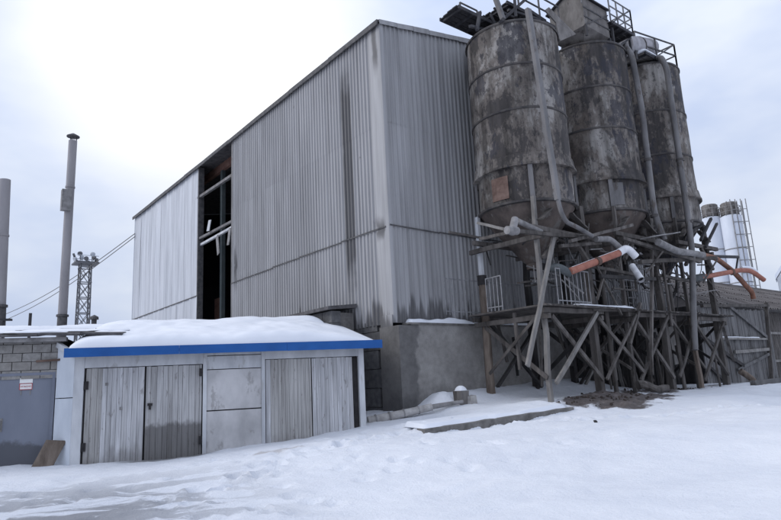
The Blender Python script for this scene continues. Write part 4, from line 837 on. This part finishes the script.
me = bpy.data.meshes.new_from_object(to.evaluated_get(bpy.context.evaluated_depsgraph_get())); bpy.data.objects.remove(to)
xs = [v.co.x for v in me.vertices]; k_ = (ub-ua)*.82/(max(xs)-min(xs)); ce = GO+GU*((ua+ub)/2)+GN*(W0+.012)+EZ*((zb_+zm)/2)
mid = (max(xs)+min(xs))/2
for v in me.vertices: c_ = v.co.copy(); p_ = ce+GU*((c_.x-mid)*k_)+EZ*(c_.y*k_)-GN*c_.z; v.co = p_-sg.location
me.materials.clear(); me.materials.append(MAT['sign_red']); lo = bpy.data.objects.new('lettering', me); COL.objects.link(lo); lo.parent = sg
for u in (ua+.03, ub-.05): MB().obox(GO, GU, GN, EZ, u, u+.02, W0+.02, W0+.028, zb_-.12, zb_-.004).build('strip', 'dusty_pipe', sg)
brz = lambda u, w: 3.08+.12*(w-W0)
for k in range(6):
    u0 = -4.6+k*.92; dz_ = rr.uniform(0, .03); qq = lambda u, w, dz: GO+GU*u+GN*w+EZ*(brz(u, w)+dz)
    for (w0_, w1_, dd) in ((W0-.3, 2.8, 0.0), (2.5, 5.1, .05)): MB().hexa([qq(u0, w0_, dd+dz_), qq(u0+.94, w0_, dd), qq(u0+.94, w1_, dd), qq(u0, w1_, dd+dz_), qq(u0, w0_, dd+.05+dz_), qq(u0+.94, w0_, dd+.05), qq(u0+.94, w1_, dd+.05), qq(u0, w1_, dd+.05+dz_)]).build('roof_sheet', 'roof_felt', bs)
gb('eaves_beam', 'dusty_pipe', bs, -4.6, -.3, W0-.22, W0-.005, 2.93, 3.03)
for (u0, u1, w0, w1, th, sd) in ((-4.5, -1.5, .45, 1.0, .05, 1), (-1.7, -.35, .40, .8, .05, 2), (-1.6, 1.0, 1.2, 1.9, .05, 3), (-4.5, -1.9, 1.5, 2.6, .05, 5), (-4.5, 1.1, 2.9, 5.0, .10, 4)):
    snowcap(GO, GU, GN, u0, u1, w0, w1, lambda u, w: brz(u, w)+.085, th, 40, 12, .25, sd, .5, .15).build('snow_on_roof', 'snow', bs, True)
ir = thing('rusty_bracket', tuple(at(40, 359, D=15.9)), 'thin rusty iron rod sticking from the block wall beside the garage', 'rod')
gb_p = GO+GU*(-.95)+GN*(W0-.02); MB().bar(gb_p+EZ*2.48, GO+GU*(-.40)+GN*(W0-.08)+EZ*2.50, .05, .05).build('rod', 'rust_brown', ir)
bd = MB(); a_ = GO+GU*(-.42)+GN*(-.05); bd.obox(a_, (GU-EZ*.12).normalized(), GN, (EZ+GN*.28+GU*.42).normalized(), -.42, .0, -.02, .015, .0, .70)
tag(bd.build('leaning_board', 'log_bark'), 'brown weathered board leaning at the left corner of the garage', 'board')
# small lean-to behind the garage
an = thing('block_leanto', tuple(V((11.2, 18.5, .5))), 'grey block lean-to rising behind the right end of the garage roof', 'annex')
for r_ in range(9):
    y = 16.8+(.2 if r_ % 2 else 0)-.2
    while y < 21:
        a_, b_ = max(y, 16.8), min(y+.4, 21); z0 = .4+r_*.4
        if b_-a_ > .05: MB().box((10.95+rr.uniform(-.01, .01), a_+.008, z0+.008), (11.3, b_-.008, z0+.392)).build('block', 'old_block', an)
        y += .4
MB().box((11.0, 16.85, .3), (11.85, 20.95, 3.95)).build('wall', 'mortar', an)
MB().hexa([(10.75, 16.7, 4.02), (11.9, 16.7, 4.12), (11.9, 21.1, 4.12), (10.75, 21.1, 4.02), (10.75, 16.7, 4.13), (11.9, 16.7, 4.25), (11.9, 21.1, 4.25), (10.75, 21.1, 4.13)]).build('roof', 'roof_felt', an)
# extra drift hump on the garage roof's back edge
snowcap(GO, GU, GN, 4.3, 6.7, 3.3, 4.6, lambda u, w: zrf(u, w)+.10, .26, 50, 20, .6, 12, .2).build('snow_on_roof', 'snow', ga, True)

# ------------------------------------------------------------------ chimneys, mast, wires at the left
def chimney(px, py0, py1, D, r, label, cap=True):
    b = at(px, py0, D=D); b.z = 0; top = at(px+6*(px > 20)+4*(px < 20), py1, Y=b.y); lean = (top.x-at(px-5*(px > 20)-2*(px < 20), 318, Y=b.y).x)/(top.z-5.4); top = top.z
    c = thing('steel_chimney', (b.x, b.y, .2), label, 'chimney', 'steel chimneys behind the block store')
    MB().lathe((b.x, b.y), [(r, .2), (r, 4.9), (r*.98, 8), (r*.96, top)], 20).build('flue', 'chimney_steel', c, True)
    MB().lathe((b.x, b.y), [(r, 5.55), (r+.07, 5.55), (r+.07, 5.65), (r, 5.65)], 20).build('flange', 'dark_rail', c, True)
    MB().lathe((b.x, b.y), [(r+.005, 4.4), (r+.012, 4.5), (r+.012, 5.5), (r+.004, 5.54)], 20).build('foot_sleeve', 'dark_rail', c, True)
    MB().lathe((b.x, b.y), [(r*.97, top-2.6), (r+.02, top-2.6), (r+.02, top-2.52), (r*.97, top-2.52)], 20).build('seam_ring', 'chimney_steel', c, True)
    if cap:
        m = MB(); m.lathe((b.x, b.y), [(r+.10, top+.22), (r+.1, top+.26), (.05, top+.42)], 20); m.disc((b.x, b.y), r+.1, top+.22, 20, False); m.build('rain_cap', 'dark_rail', c)
        for k in range(3): t = k*2.1; MB().bar((b.x+r*.8*math.cos(t), b.y+r*.8*math.sin(t), top-.1), (b.x+r*.8*math.cos(t), b.y+r*.8*math.sin(t), top+.24), .04).build('cap_stay', 'dark_rail', c)
        z = at(63, 201, Y=b.y).z; d = V((-.8, -.6, 0)); pp = V((b.x, b.y, z))+d*(r+.02); MB().box(tuple(pp+V((-.22, -.22, -.55))), tuple(pp+V((.22, .12, .55)))).build('junction_box', 'dusty_pipe', c)
    else: MB().disc((b.x, b.y), r*.9, top-.02, 20).build('mouth', 'black_iron', c)
    c.rotation_euler.y = math.atan(lean)
chimney(62, 320, 140, 30, .215, 'tall slim steel chimney with rain cap and small box on its side'); chimney(3.2, 320, 180, 26, .235, 'shorter plain steel chimney cut by the left picture edge', False)
tb = at(82.5, 320, D=90); tt = at(85, 262, D=90).z
tw = thing('floodlight_mast', (tb.x, tb.y, 0), 'distant lattice mast carrying a cluster of floodlights', 'mast')
h = .8
for sx in (-1, 1):
    for sy in (-1, 1): MB().bar((tb.x+sx*h*1.1, tb.y+sy*h*1.1, 0), (tb.x+sx*h*.9, tb.y+sy*h*.9, tt), .16).build('leg', 'tower_steel', tw)
z = 0
while z < tt-1:
    z_ = min(z+2.3, tt)
    for (a_, b_) in (((-1, -1), (1, -1)), ((1, -1), (1, 1)), ((1, 1), (-1, 1)), ((-1, 1), (-1, -1))):
        MB().bar((tb.x+a_[0]*h, tb.y+a_[1]*h, z), (tb.x+b_[0]*h, tb.y+b_[1]*h, z_), .09).build('lattice_bar', 'tower_steel', tw); MB().bar((tb.x+b_[0]*h, tb.y+b_[1]*h, z), (tb.x+a_[0]*h, tb.y+a_[1]*h, z_), .09).build('lattice_bar', 'tower_steel', tw)
        MB().bar((tb.x+a_[0]*h, tb.y+a_[1]*h, z_), (tb.x+b_[0]*h, tb.y+b_[1]*h, z_), .13).build('ring_bar', 'tower_steel', tw)
    z = z_
MB().box((tb.x-1.6, tb.y-1.6, tt), (tb.x+1.6, tb.y+1.6, tt+.22)).build('lamp_deck', 'tower_steel', tw)
for k in range(11):
    t = k*.571; px, py = tb.x+1.45*math.cos(t), tb.y+1.45*math.sin(t); zz_ = tt+.65+.75*(k % 2)
    lm = MB().tube([(px, py, zz_), (px+.28*math.cos(t), py+.28*math.sin(t), zz_-.1)], .33, 10).build('floodlight', 'tower_steel' if k % 3 else 'tower_pale', tw); MB().bar((px, py, tt+.2), (px, py, zz_), .08).build('bracket', 'tower_steel', lm)
for sx in (-1, 1): MB().bar((tb.x-1.5, tb.y+sx*1.5, tt+1.1), (tb.x+1.5, tb.y+sx*1.5, tt+1.1), .08).build('deck_rail', 'tower_pale', tw)
for k, (q0, q1, lab) in enumerate((((135, 233.5), (-4, 318), 'upper thin overhead wire from the hall corner to the left'), ((135, 236.5), (-4, 324), 'lower thin overhead wire from the hall corner to the left'))):
    a_ = at(*q0, X=X0-.1); b_ = at(*q1, D=62+k*2); pts = [a_.lerp(b_, t/14)-EZ*1.1*math.sin(math.pi*t/14)*.6 for t in range(15)]
    tag(MB().tube(pts, .028, 5).build('overhead_wire', 'wire', None, loc=tuple(a_)), lab, 'wire', 'overhead wires from the hall')
v_ = at(30, 321, D=23); MB_ = MB().tube([(v_.x, v_.y, 2.5), (v_.x, v_.y, at(30.2, 313, D=23).z)], .055, 10); tag(MB_.build('vent_pipe', 'dark_steel'), 'short dark vent pipe poking above the block store roof', 'pipe')
v_ = at(94, 322, D=24); m = MB().lathe((v_.x, v_.y), [(.1, 2.8), (.1, v_.z+.1), (.17, v_.z+.1), (.16, v_.z+.2), (.02, v_.z+.28)], 12); tag(m.build('roof_vent', 'dark_rail'), 'small domed roof vent left of the garage snow', 'vent')
v_ = at(3, 320, D=22); m = MB().obox(v_, V((.936, -.352, 0)), V((.352, .936, 0)), EZ, -.6, .28, -.1, .1, -.03, .04); m.obox(v_, V((.936, -.352, 0)), V((.352, .936, 0)), EZ, .0, .06, -.04, .04, -1.2, -.03); tag(m.build('roof_ladder_top', 'dark_steel'), 'dark flat bracket on the block store roof at the left edge', 'bracket')

# ------------------------------------------------------------------ shed, far white silos at the right
sh = thing('plank_shed', (33, 13.2, .6), 'grey plank shed with braces and brown slate roof at the right', 'shed')
yS = 13.05; x = 28.75; bw_ = MB().box((28.75, yS+.06, .3), (37.0, yS+.16, 4.30)); shw = bw_.build('wall', 'dark_timber', sh)
while x < 36.95:
    w = rr.uniform(.16, .24); MB().box((x, yS+rr.uniform(-.015, .01), .35+rr.uniform(-.05, .1)), (x+w-.018, yS+.05, 4.38+rr.uniform(-.06, .04))).build('plank', 'shed_board', shw); x += w
for (p_, q_, w, h_, mt) in (((727, 304), (767, 337), .16, .06, 'shed_board'), ((720, 338.5), (766, 339), .10, .16, 'pale_timber'), ((735, 352), (771, 349), .16, .08, 'pale_timber'), ((738, 370), (769, 354), .14, .06, 'shed_board'), ((700, 335), (744, 366), .16, .08, 'dark_timber'), ((711, 368), (728, 384), .14, .07, 'dark_timber'), ((766, 303), (772, 385), .18, .12, 'timber'), ((702, 306), (768, 305.5), .14, .14, 'timber')):
    MB().bar(at(*p_, Y=yS-.09), at(*q_, Y=yS-.09), h_, w, 3, .01, up=V((0, 0, 1))).build('batten', mt, sh)
snowcap(at(722, 337.2, Y=yS-.16), EX, EY, 0, 4.6, 0, .14, lambda a, b: at(722, 337.2, Y=yS-.16).z-.02, .06, 30, 4, .05, 3).build('snow_on_batten', 'snow', sh, True)
MB().box((28.75, yS+.17, .3), (28.9, 18.5, 4.4)).build('side_wall', 'dark_timber', sh)
x = 37.1
sw2 = MB().box((37.05, yS+.9, .3), (46, yS+1.0, 4.5)).build('wall', 'inner_dark', sh)
while x < 45.9:
    w = rr.uniform(.16, .24); MB().box((x, yS+.8, .3), (x+w-.05, yS+.89, 4.5)).build('plank', 'timber', sw2); x += w
for z in (1.6, 3.2): MB().box((37.05, yS+.74, z), (46, yS+.795, z+.14)).build('batten', 'pale_timber', sh)
E0, RZ = (yS+.3, 4.62), (18.6, 7.25)
nrow = 4
for k in range(nrow):
    t0, t1 = k/nrow, (k+1)/nrow+.03
    ya, za_, yb_, zb2 = E0[0]+(RZ[0]-E0[0])*t0, E0[1]+(RZ[1]-E0[1])*t0, E0[0]+(RZ[0]-E0[0])*t1, E0[1]+(RZ[1]-E0[1])*t1
    x = 28.9
    while x < 62:
        w = 1.12; n_ = 14; vs = []
        for i in range(n_+1):
            xx = x+w*i/n_; cz = .035*math.cos(2*math.pi*xx/.16*1)
            cz = .04*math.cos(2*math.pi*i/n_*3.5)
            vs += [(xx, ya, za_+cz+.07*0), (xx, yb_, zb2+cz-.045)]
        MB().add(vs, [(2*i, 2*i+2, 2*i+3, 2*i+1) for i in range(n_)]).build('slate_sheet', 'slate_roof', sh, True); x += w-.06
MB().box((28.9, RZ[0]-.12, RZ[1]-.06), (62, RZ[0]+.12, RZ[1]+.05)).build('ridge_cap', 'slate_roof', sh)
MB().hexa([(28.9, RZ[0], RZ[1]-.1), (62, RZ[0], RZ[1]-.1), (62, 24, 4.6), (28.9, 24, 4.6), (28.9, RZ[0], RZ[1]-.05), (62, RZ[0], RZ[1]-.05), (62, 24, 4.65), (28.9, 24, 4.65)]).build('rear_slope', 'slate_roof', sh)
MB().box((28.9, yS+.3, 4.42), (62, yS+.42, 4.56)).build('eaves_beam', 'dark_timber', sh)
for k, (pxc, D, lab) in enumerate(((711.5, 92, 'white far silo partly hidden behind the last dark silo'), (731, 90, 'white far silo standing clear beside its caged ladder'))):
    t_ = at(pxc-.5, 217 if k else 219, D=D); c = thing('white_silo', (t_.x, t_.y, .5), lab, 'silo', 'pair of distant white silos'); r = 1.45; zt = t_.z
    MB().lathe((t_.x, t_.y), [(.4, 1.5), (r, 4.5), (r, zt), (.5, zt+.5), (.0, zt+.55)], 36).build('shell', 'white_silo', c, True)
    for q in (zt-5, zt-10): MB().lathe((t_.x, t_.y), [(r, q-.08), (r+.06, q-.05), (r+.06, q+.05), (r, q+.08)], 36).build('seam_ring', 'dusty_pipe', c, True)
    MB().lathe((t_.x, t_.y), [(1.15, zt+.3), (1.15, zt+2.0), (1.0, zt+2.15), (0, zt+2.25)], 24).build('filter_cap', 'housing_sheet', c, True)
    for q in range(4): a_ = math.pi/4+q*math.pi/2; MB().bar((t_.x+1.5*math.cos(a_), t_.y+1.5*math.sin(a_), .2), (t_.x+1.5*math.cos(a_), t_.y+1.5*math.sin(a_), 5), .2).build('leg', 'dusty_pipe', c)
    nn = 10
    for q in range(nn):
        a0_, a1_ = 2*math.pi*q/nn, 2*math.pi*(q+1)/nn; P0 = V((t_.x+r*math.cos(a0_), t_.y+r*math.sin(a0_), zt)); P1 = V((t_.x+r*math.cos(a1_), t_.y+r*math.sin(a1_), zt))
        MB().bar(P0, P0+EZ*1.5, .07).build('rail_post', 'dusty_pipe', c)
        for f in (.7, 1.45): MB().bar(P0+EZ*f, P1+EZ*f, .06).build('rail', 'dusty_pipe', c)
la = at(744, 250, D=88); lt = at(738, 197, D=88).z; rt = V((R[0][0], R[1][0], 0)).normalized()
ld = thing('caged_ladder', (la.x, la.y, .4), 'pale lattice ladder tower right of the white far silos', 'ladder')
for a_ in (-1.15, -.4, .4, 1.15):
    for b_ in (-.5, .5): p_ = V((la.x, la.y, 0))+rt*a_+V((.6, .75, 0))*b_; MB().bar(p_+EZ*.4, p_+EZ*lt, .10).build('upright', 'dusty_pipe', ld)
z = 3.0
while z < lt:
    for b_ in (-.5, .5): p_ = V((la.x, la.y, z))+V((.6, .75, 0))*b_; MB().bar(p_-rt*1.15, p_+rt*1.15, .09).build('rung', 'dusty_pipe', ld)
    z += 1.9
fb = at(782, 285, D=70); fm = thing('far_building', (fb.x, fb.y, .3), 'sliver of far pale building with snowy roof at the right picture edge', 'building')
e0 = at(778.2, 285, D=70)
zt1, zt2 = at(775, 274, D=70).z, at(781, 258, D=70).z
dep_ = V((R[0]@np.array([0,0,-1]), R[1]@np.array([0,0,-1]), 0)).normalized()*3+rt*2
fw = MB(); A_ = V((e0.x, e0.y, .3)); B_ = A_+rt*9; pk = A_+rt*4.5
fw.add([A_, B_, B_+EZ*(zt1-.8), pk+EZ*(zt2+3), A_+EZ*(zt1-.8), A_+dep_, B_+dep_, B_+dep_+EZ*(zt1-.8), pk+dep_+EZ*(zt2+3), A_+dep_+EZ*(zt1-.8)], [(0, 1, 2, 3, 4), (9, 8, 7, 6, 5), (0, 4, 9, 5), (1, 6, 7, 2)]); fw.build('wall', 'white_board', fm)
for s_, E_ in ((1, A_), (-1, B_)):
    o1 = E_-rt*.2*s_+EZ*(zt1-.9); o2 = pk+EZ*(zt2+3.05); MB().hexa([o1, o2, o2+dep_, o1+dep_, o1+EZ*.5, o2+EZ*.5, o2+dep_+EZ*.5, o1+dep_+EZ*.5]).build('snowy_roof', 'snow', fm)

# ------------------------------------------------------------------ things on the ground
sb = thing('concrete_slab', (LP1.x, LP1.y, .3), 'long dark concrete slab edge half buried under a snow shelf', 'slab')
n_ = 16; dL = (LP2-LP1); nl = V((-dL.y, dL.x, 0)).normalized(); m = MB(); vs = []
for i in range(n_+1):
    p_ = LP1+dL*(i/n_); zt = .50+.19*i/n_+rr.uniform(-.012, .012)
    for w, z in ((-.06, zt-.26), (-.07+rr.uniform(-.01, .01), zt-.02), (-.03, zt), (.25, zt), (.25, zt-.26)): vs.append(p_+nl*w+EZ*z)
m.add(vs, [(i*5+j, (i+1)*5+j, (i+1)*5+(j+1) % 5, i*5+(j+1) % 5) for i in range(n_) for j in range(5)]+[(0, 1, 2, 3, 4), tuple(n_*5+4-j for j in range(5))]); m.build('slab', 'slab_concrete', sb)
snowcap(LP1, dL.normalized(), nl, .0, dL.length-.2, -.03, .9, lambda a, b: .49+.19*a/dL.length+.02*b, .10, 60, 12, .10, 6, .4, .03).build('snow_on_slab', 'snow', sb, True)
lp = thing('lagged_pipe', tuple(at(366, 423, Z=.5)), 'pale wrapped pipe lying on the snow at the garage corner', 'pipe')
pts = [(10.2, 13.98, .55), (10.8, 13.72, .64), (11.3, 13.45, .73), (11.9, 13.2, .83), (12.5, 13.1, .88), (12.95, 13.0, .92)]
MB().tube([V(p_) for p_ in pts[:4]], .13, 12, True, .06, .75).build('lagging', 'lagging', lp, True); MB().tube([V(p_) for p_ in pts[3:]], .075, 10, True, .02, .7).build('bare_end', 'dusty_pipe', lp, True)
for t in (.12, .33, .55, .78): p_ = V(pts[0]).lerp(V(pts[3]), t); d = (V(pts[3])-V(pts[0])).normalized(); MB().tube([p_-d*.02, p_+d*.02], .145-.03*t, 12).build('binding', 'dusty_pipe', lp, True)
b_ = V((13.05, 13.15, .9)); bz = G(b_.x, b_.y)
st2 = thing('rusty_bucket', (b_.x, b_.y, bz), 'rusty square tin with a cap of snow standing by the plinth', 'bucket')
MB().hexa([(b_.x-.15, b_.y-.15, bz-.05), (b_.x+.15, b_.y-.15, bz-.05), (b_.x+.15, b_.y+.15, bz-.05), (b_.x-.15, b_.y+.15, bz-.05), (b_.x-.17, b_.y-.17, bz+.36), (b_.x+.17, b_.y-.17, bz+.36), (b_.x+.17, b_.y+.17, bz+.36), (b_.x-.17, b_.y+.17, bz+.36)]).build('tin', 'housing_sheet', st2)
snowcap(b_, EX, EY, -.15, .15, -.15, .15, lambda a, c: bz+.365, .16, 8, 8, .14, 2).build('snow_cap', 'snow', st2, True)
q_ = V((13.28, 12.95, 0)); qz = G(q_.x, q_.y)
bl = MB().hexa([q_+V((-.13, -.12, qz-.05)), q_+V((.14, -.10, qz-.05)), q_+V((.12, .14, qz-.05)), q_+V((-.14, .12, qz-.05)), q_+V((-.10, -.11, qz+.22)), q_+V((.13, -.07, qz+.25)), q_+V((.10, .12, qz+.27)), q_+V((-.12, .10, qz+.24))])
tag(bl.build('stone_lump', 'lagging'), 'pale broken stone block next to the rusty tin', 'stone')
l0, l1 = at(637, 380, Y=10.9), at(668, 389, Y=10.4); l0.z = G(l0.x, l0.y)+.28; l1.z = G(l1.x, l1.y)+.14
fl_ = MB().tube([l0.lerp(l1, k/6)+V((0, 0, .05*math.sin(k*1.3))) for k in range(7)], .15, 12, True, .09, .75); tag(fl_.build('fallen_log', 'timber'), 'thick grey log lying on the bare earth below the middle silo', 'log')
for px, py, r, ln_, lab, nm, mt in ((625, 384, .07, .9, 'thin pole lying half buried beside the thick grey log', 'fallen_pole', 'pale_timber'), (598, 410, .03, .25, 'small dark wood scrap on the snow before the trestle', 'wood_scrap', 'dark_timber')):
    c_ = at(px, py, Z=.72); c_.z = G(c_.x, c_.y)+.05; tag(MB().bar(c_-EX*ln_*.5, c_+EX*ln_*.5+EY*.2, r*2, r*1.4, 3, .01).build(nm, mt), lab, 'wood')
ep = thing('bent_pipe', tuple(at(753, 392, Y=11.2)), 'rusty bent pipe rising from the snow in front of the plank shed', 'pipe')
g_ = at(755.5, 393, Y=10.9); pipe(ep, [at(740, 371, Y=11.4), at(748, 376, Y=11.2), at(754, 381, Y=11.0), V((g_.x, g_.y, G(g_.x, g_.y)-.1))], .13, 'log_bark', 'pipe_body', 10, .35)
x_ = at(766, 389, Z=.55); x_.z = G(x_.x, x_.y)+.08; tag(MB().bar(x_-EX*1.2, x_+EX*3.0, .2, .2, 4, .02).build('ground_beam', 'shed_board'), 'grey timber beam lying along the foot of the shed', 'beam')
# rubble on the bare earth: nobody could count it
rb = MB(); r2 = random.Random(3)
for k in range(420):
    if r2.random() < .65: x, y = r2.gauss(16.9, .9), r2.gauss(10.65, .4)
    else: x, y = r2.gauss(22.0, 1.4), r2.gauss(11.8, .3)
    s_ = r2.uniform(.015, .06); z = G(x, y); th = r2.uniform(0, 3); ca, sa = math.cos(th)*s_, math.sin(th)*s_; hh = s_*r2.uniform(.4, 1.0)
    rb.hexa([(x+ca, y+sa, z-.03), (x-sa, y+ca, z-.03), (x-ca, y-sa, z-.03), (x+sa, y-ca, z-.03), (x+ca*.7, y+sa*.7, z+hh), (x-sa*.6, y+ca*.6, z+hh*1.2), (x-ca*.7, y-sa*.7, z+hh), (x+sa*.6, y-ca*.6, z+hh*.8)])
ro_ = rb.build('earth_rubble', 'earth'); tag(ro_, 'loose brown earth clods and rubble under the trestle', 'rubble'); ro_['kind'] = 'stuff'
print('objects', len(bpy.data.objects))
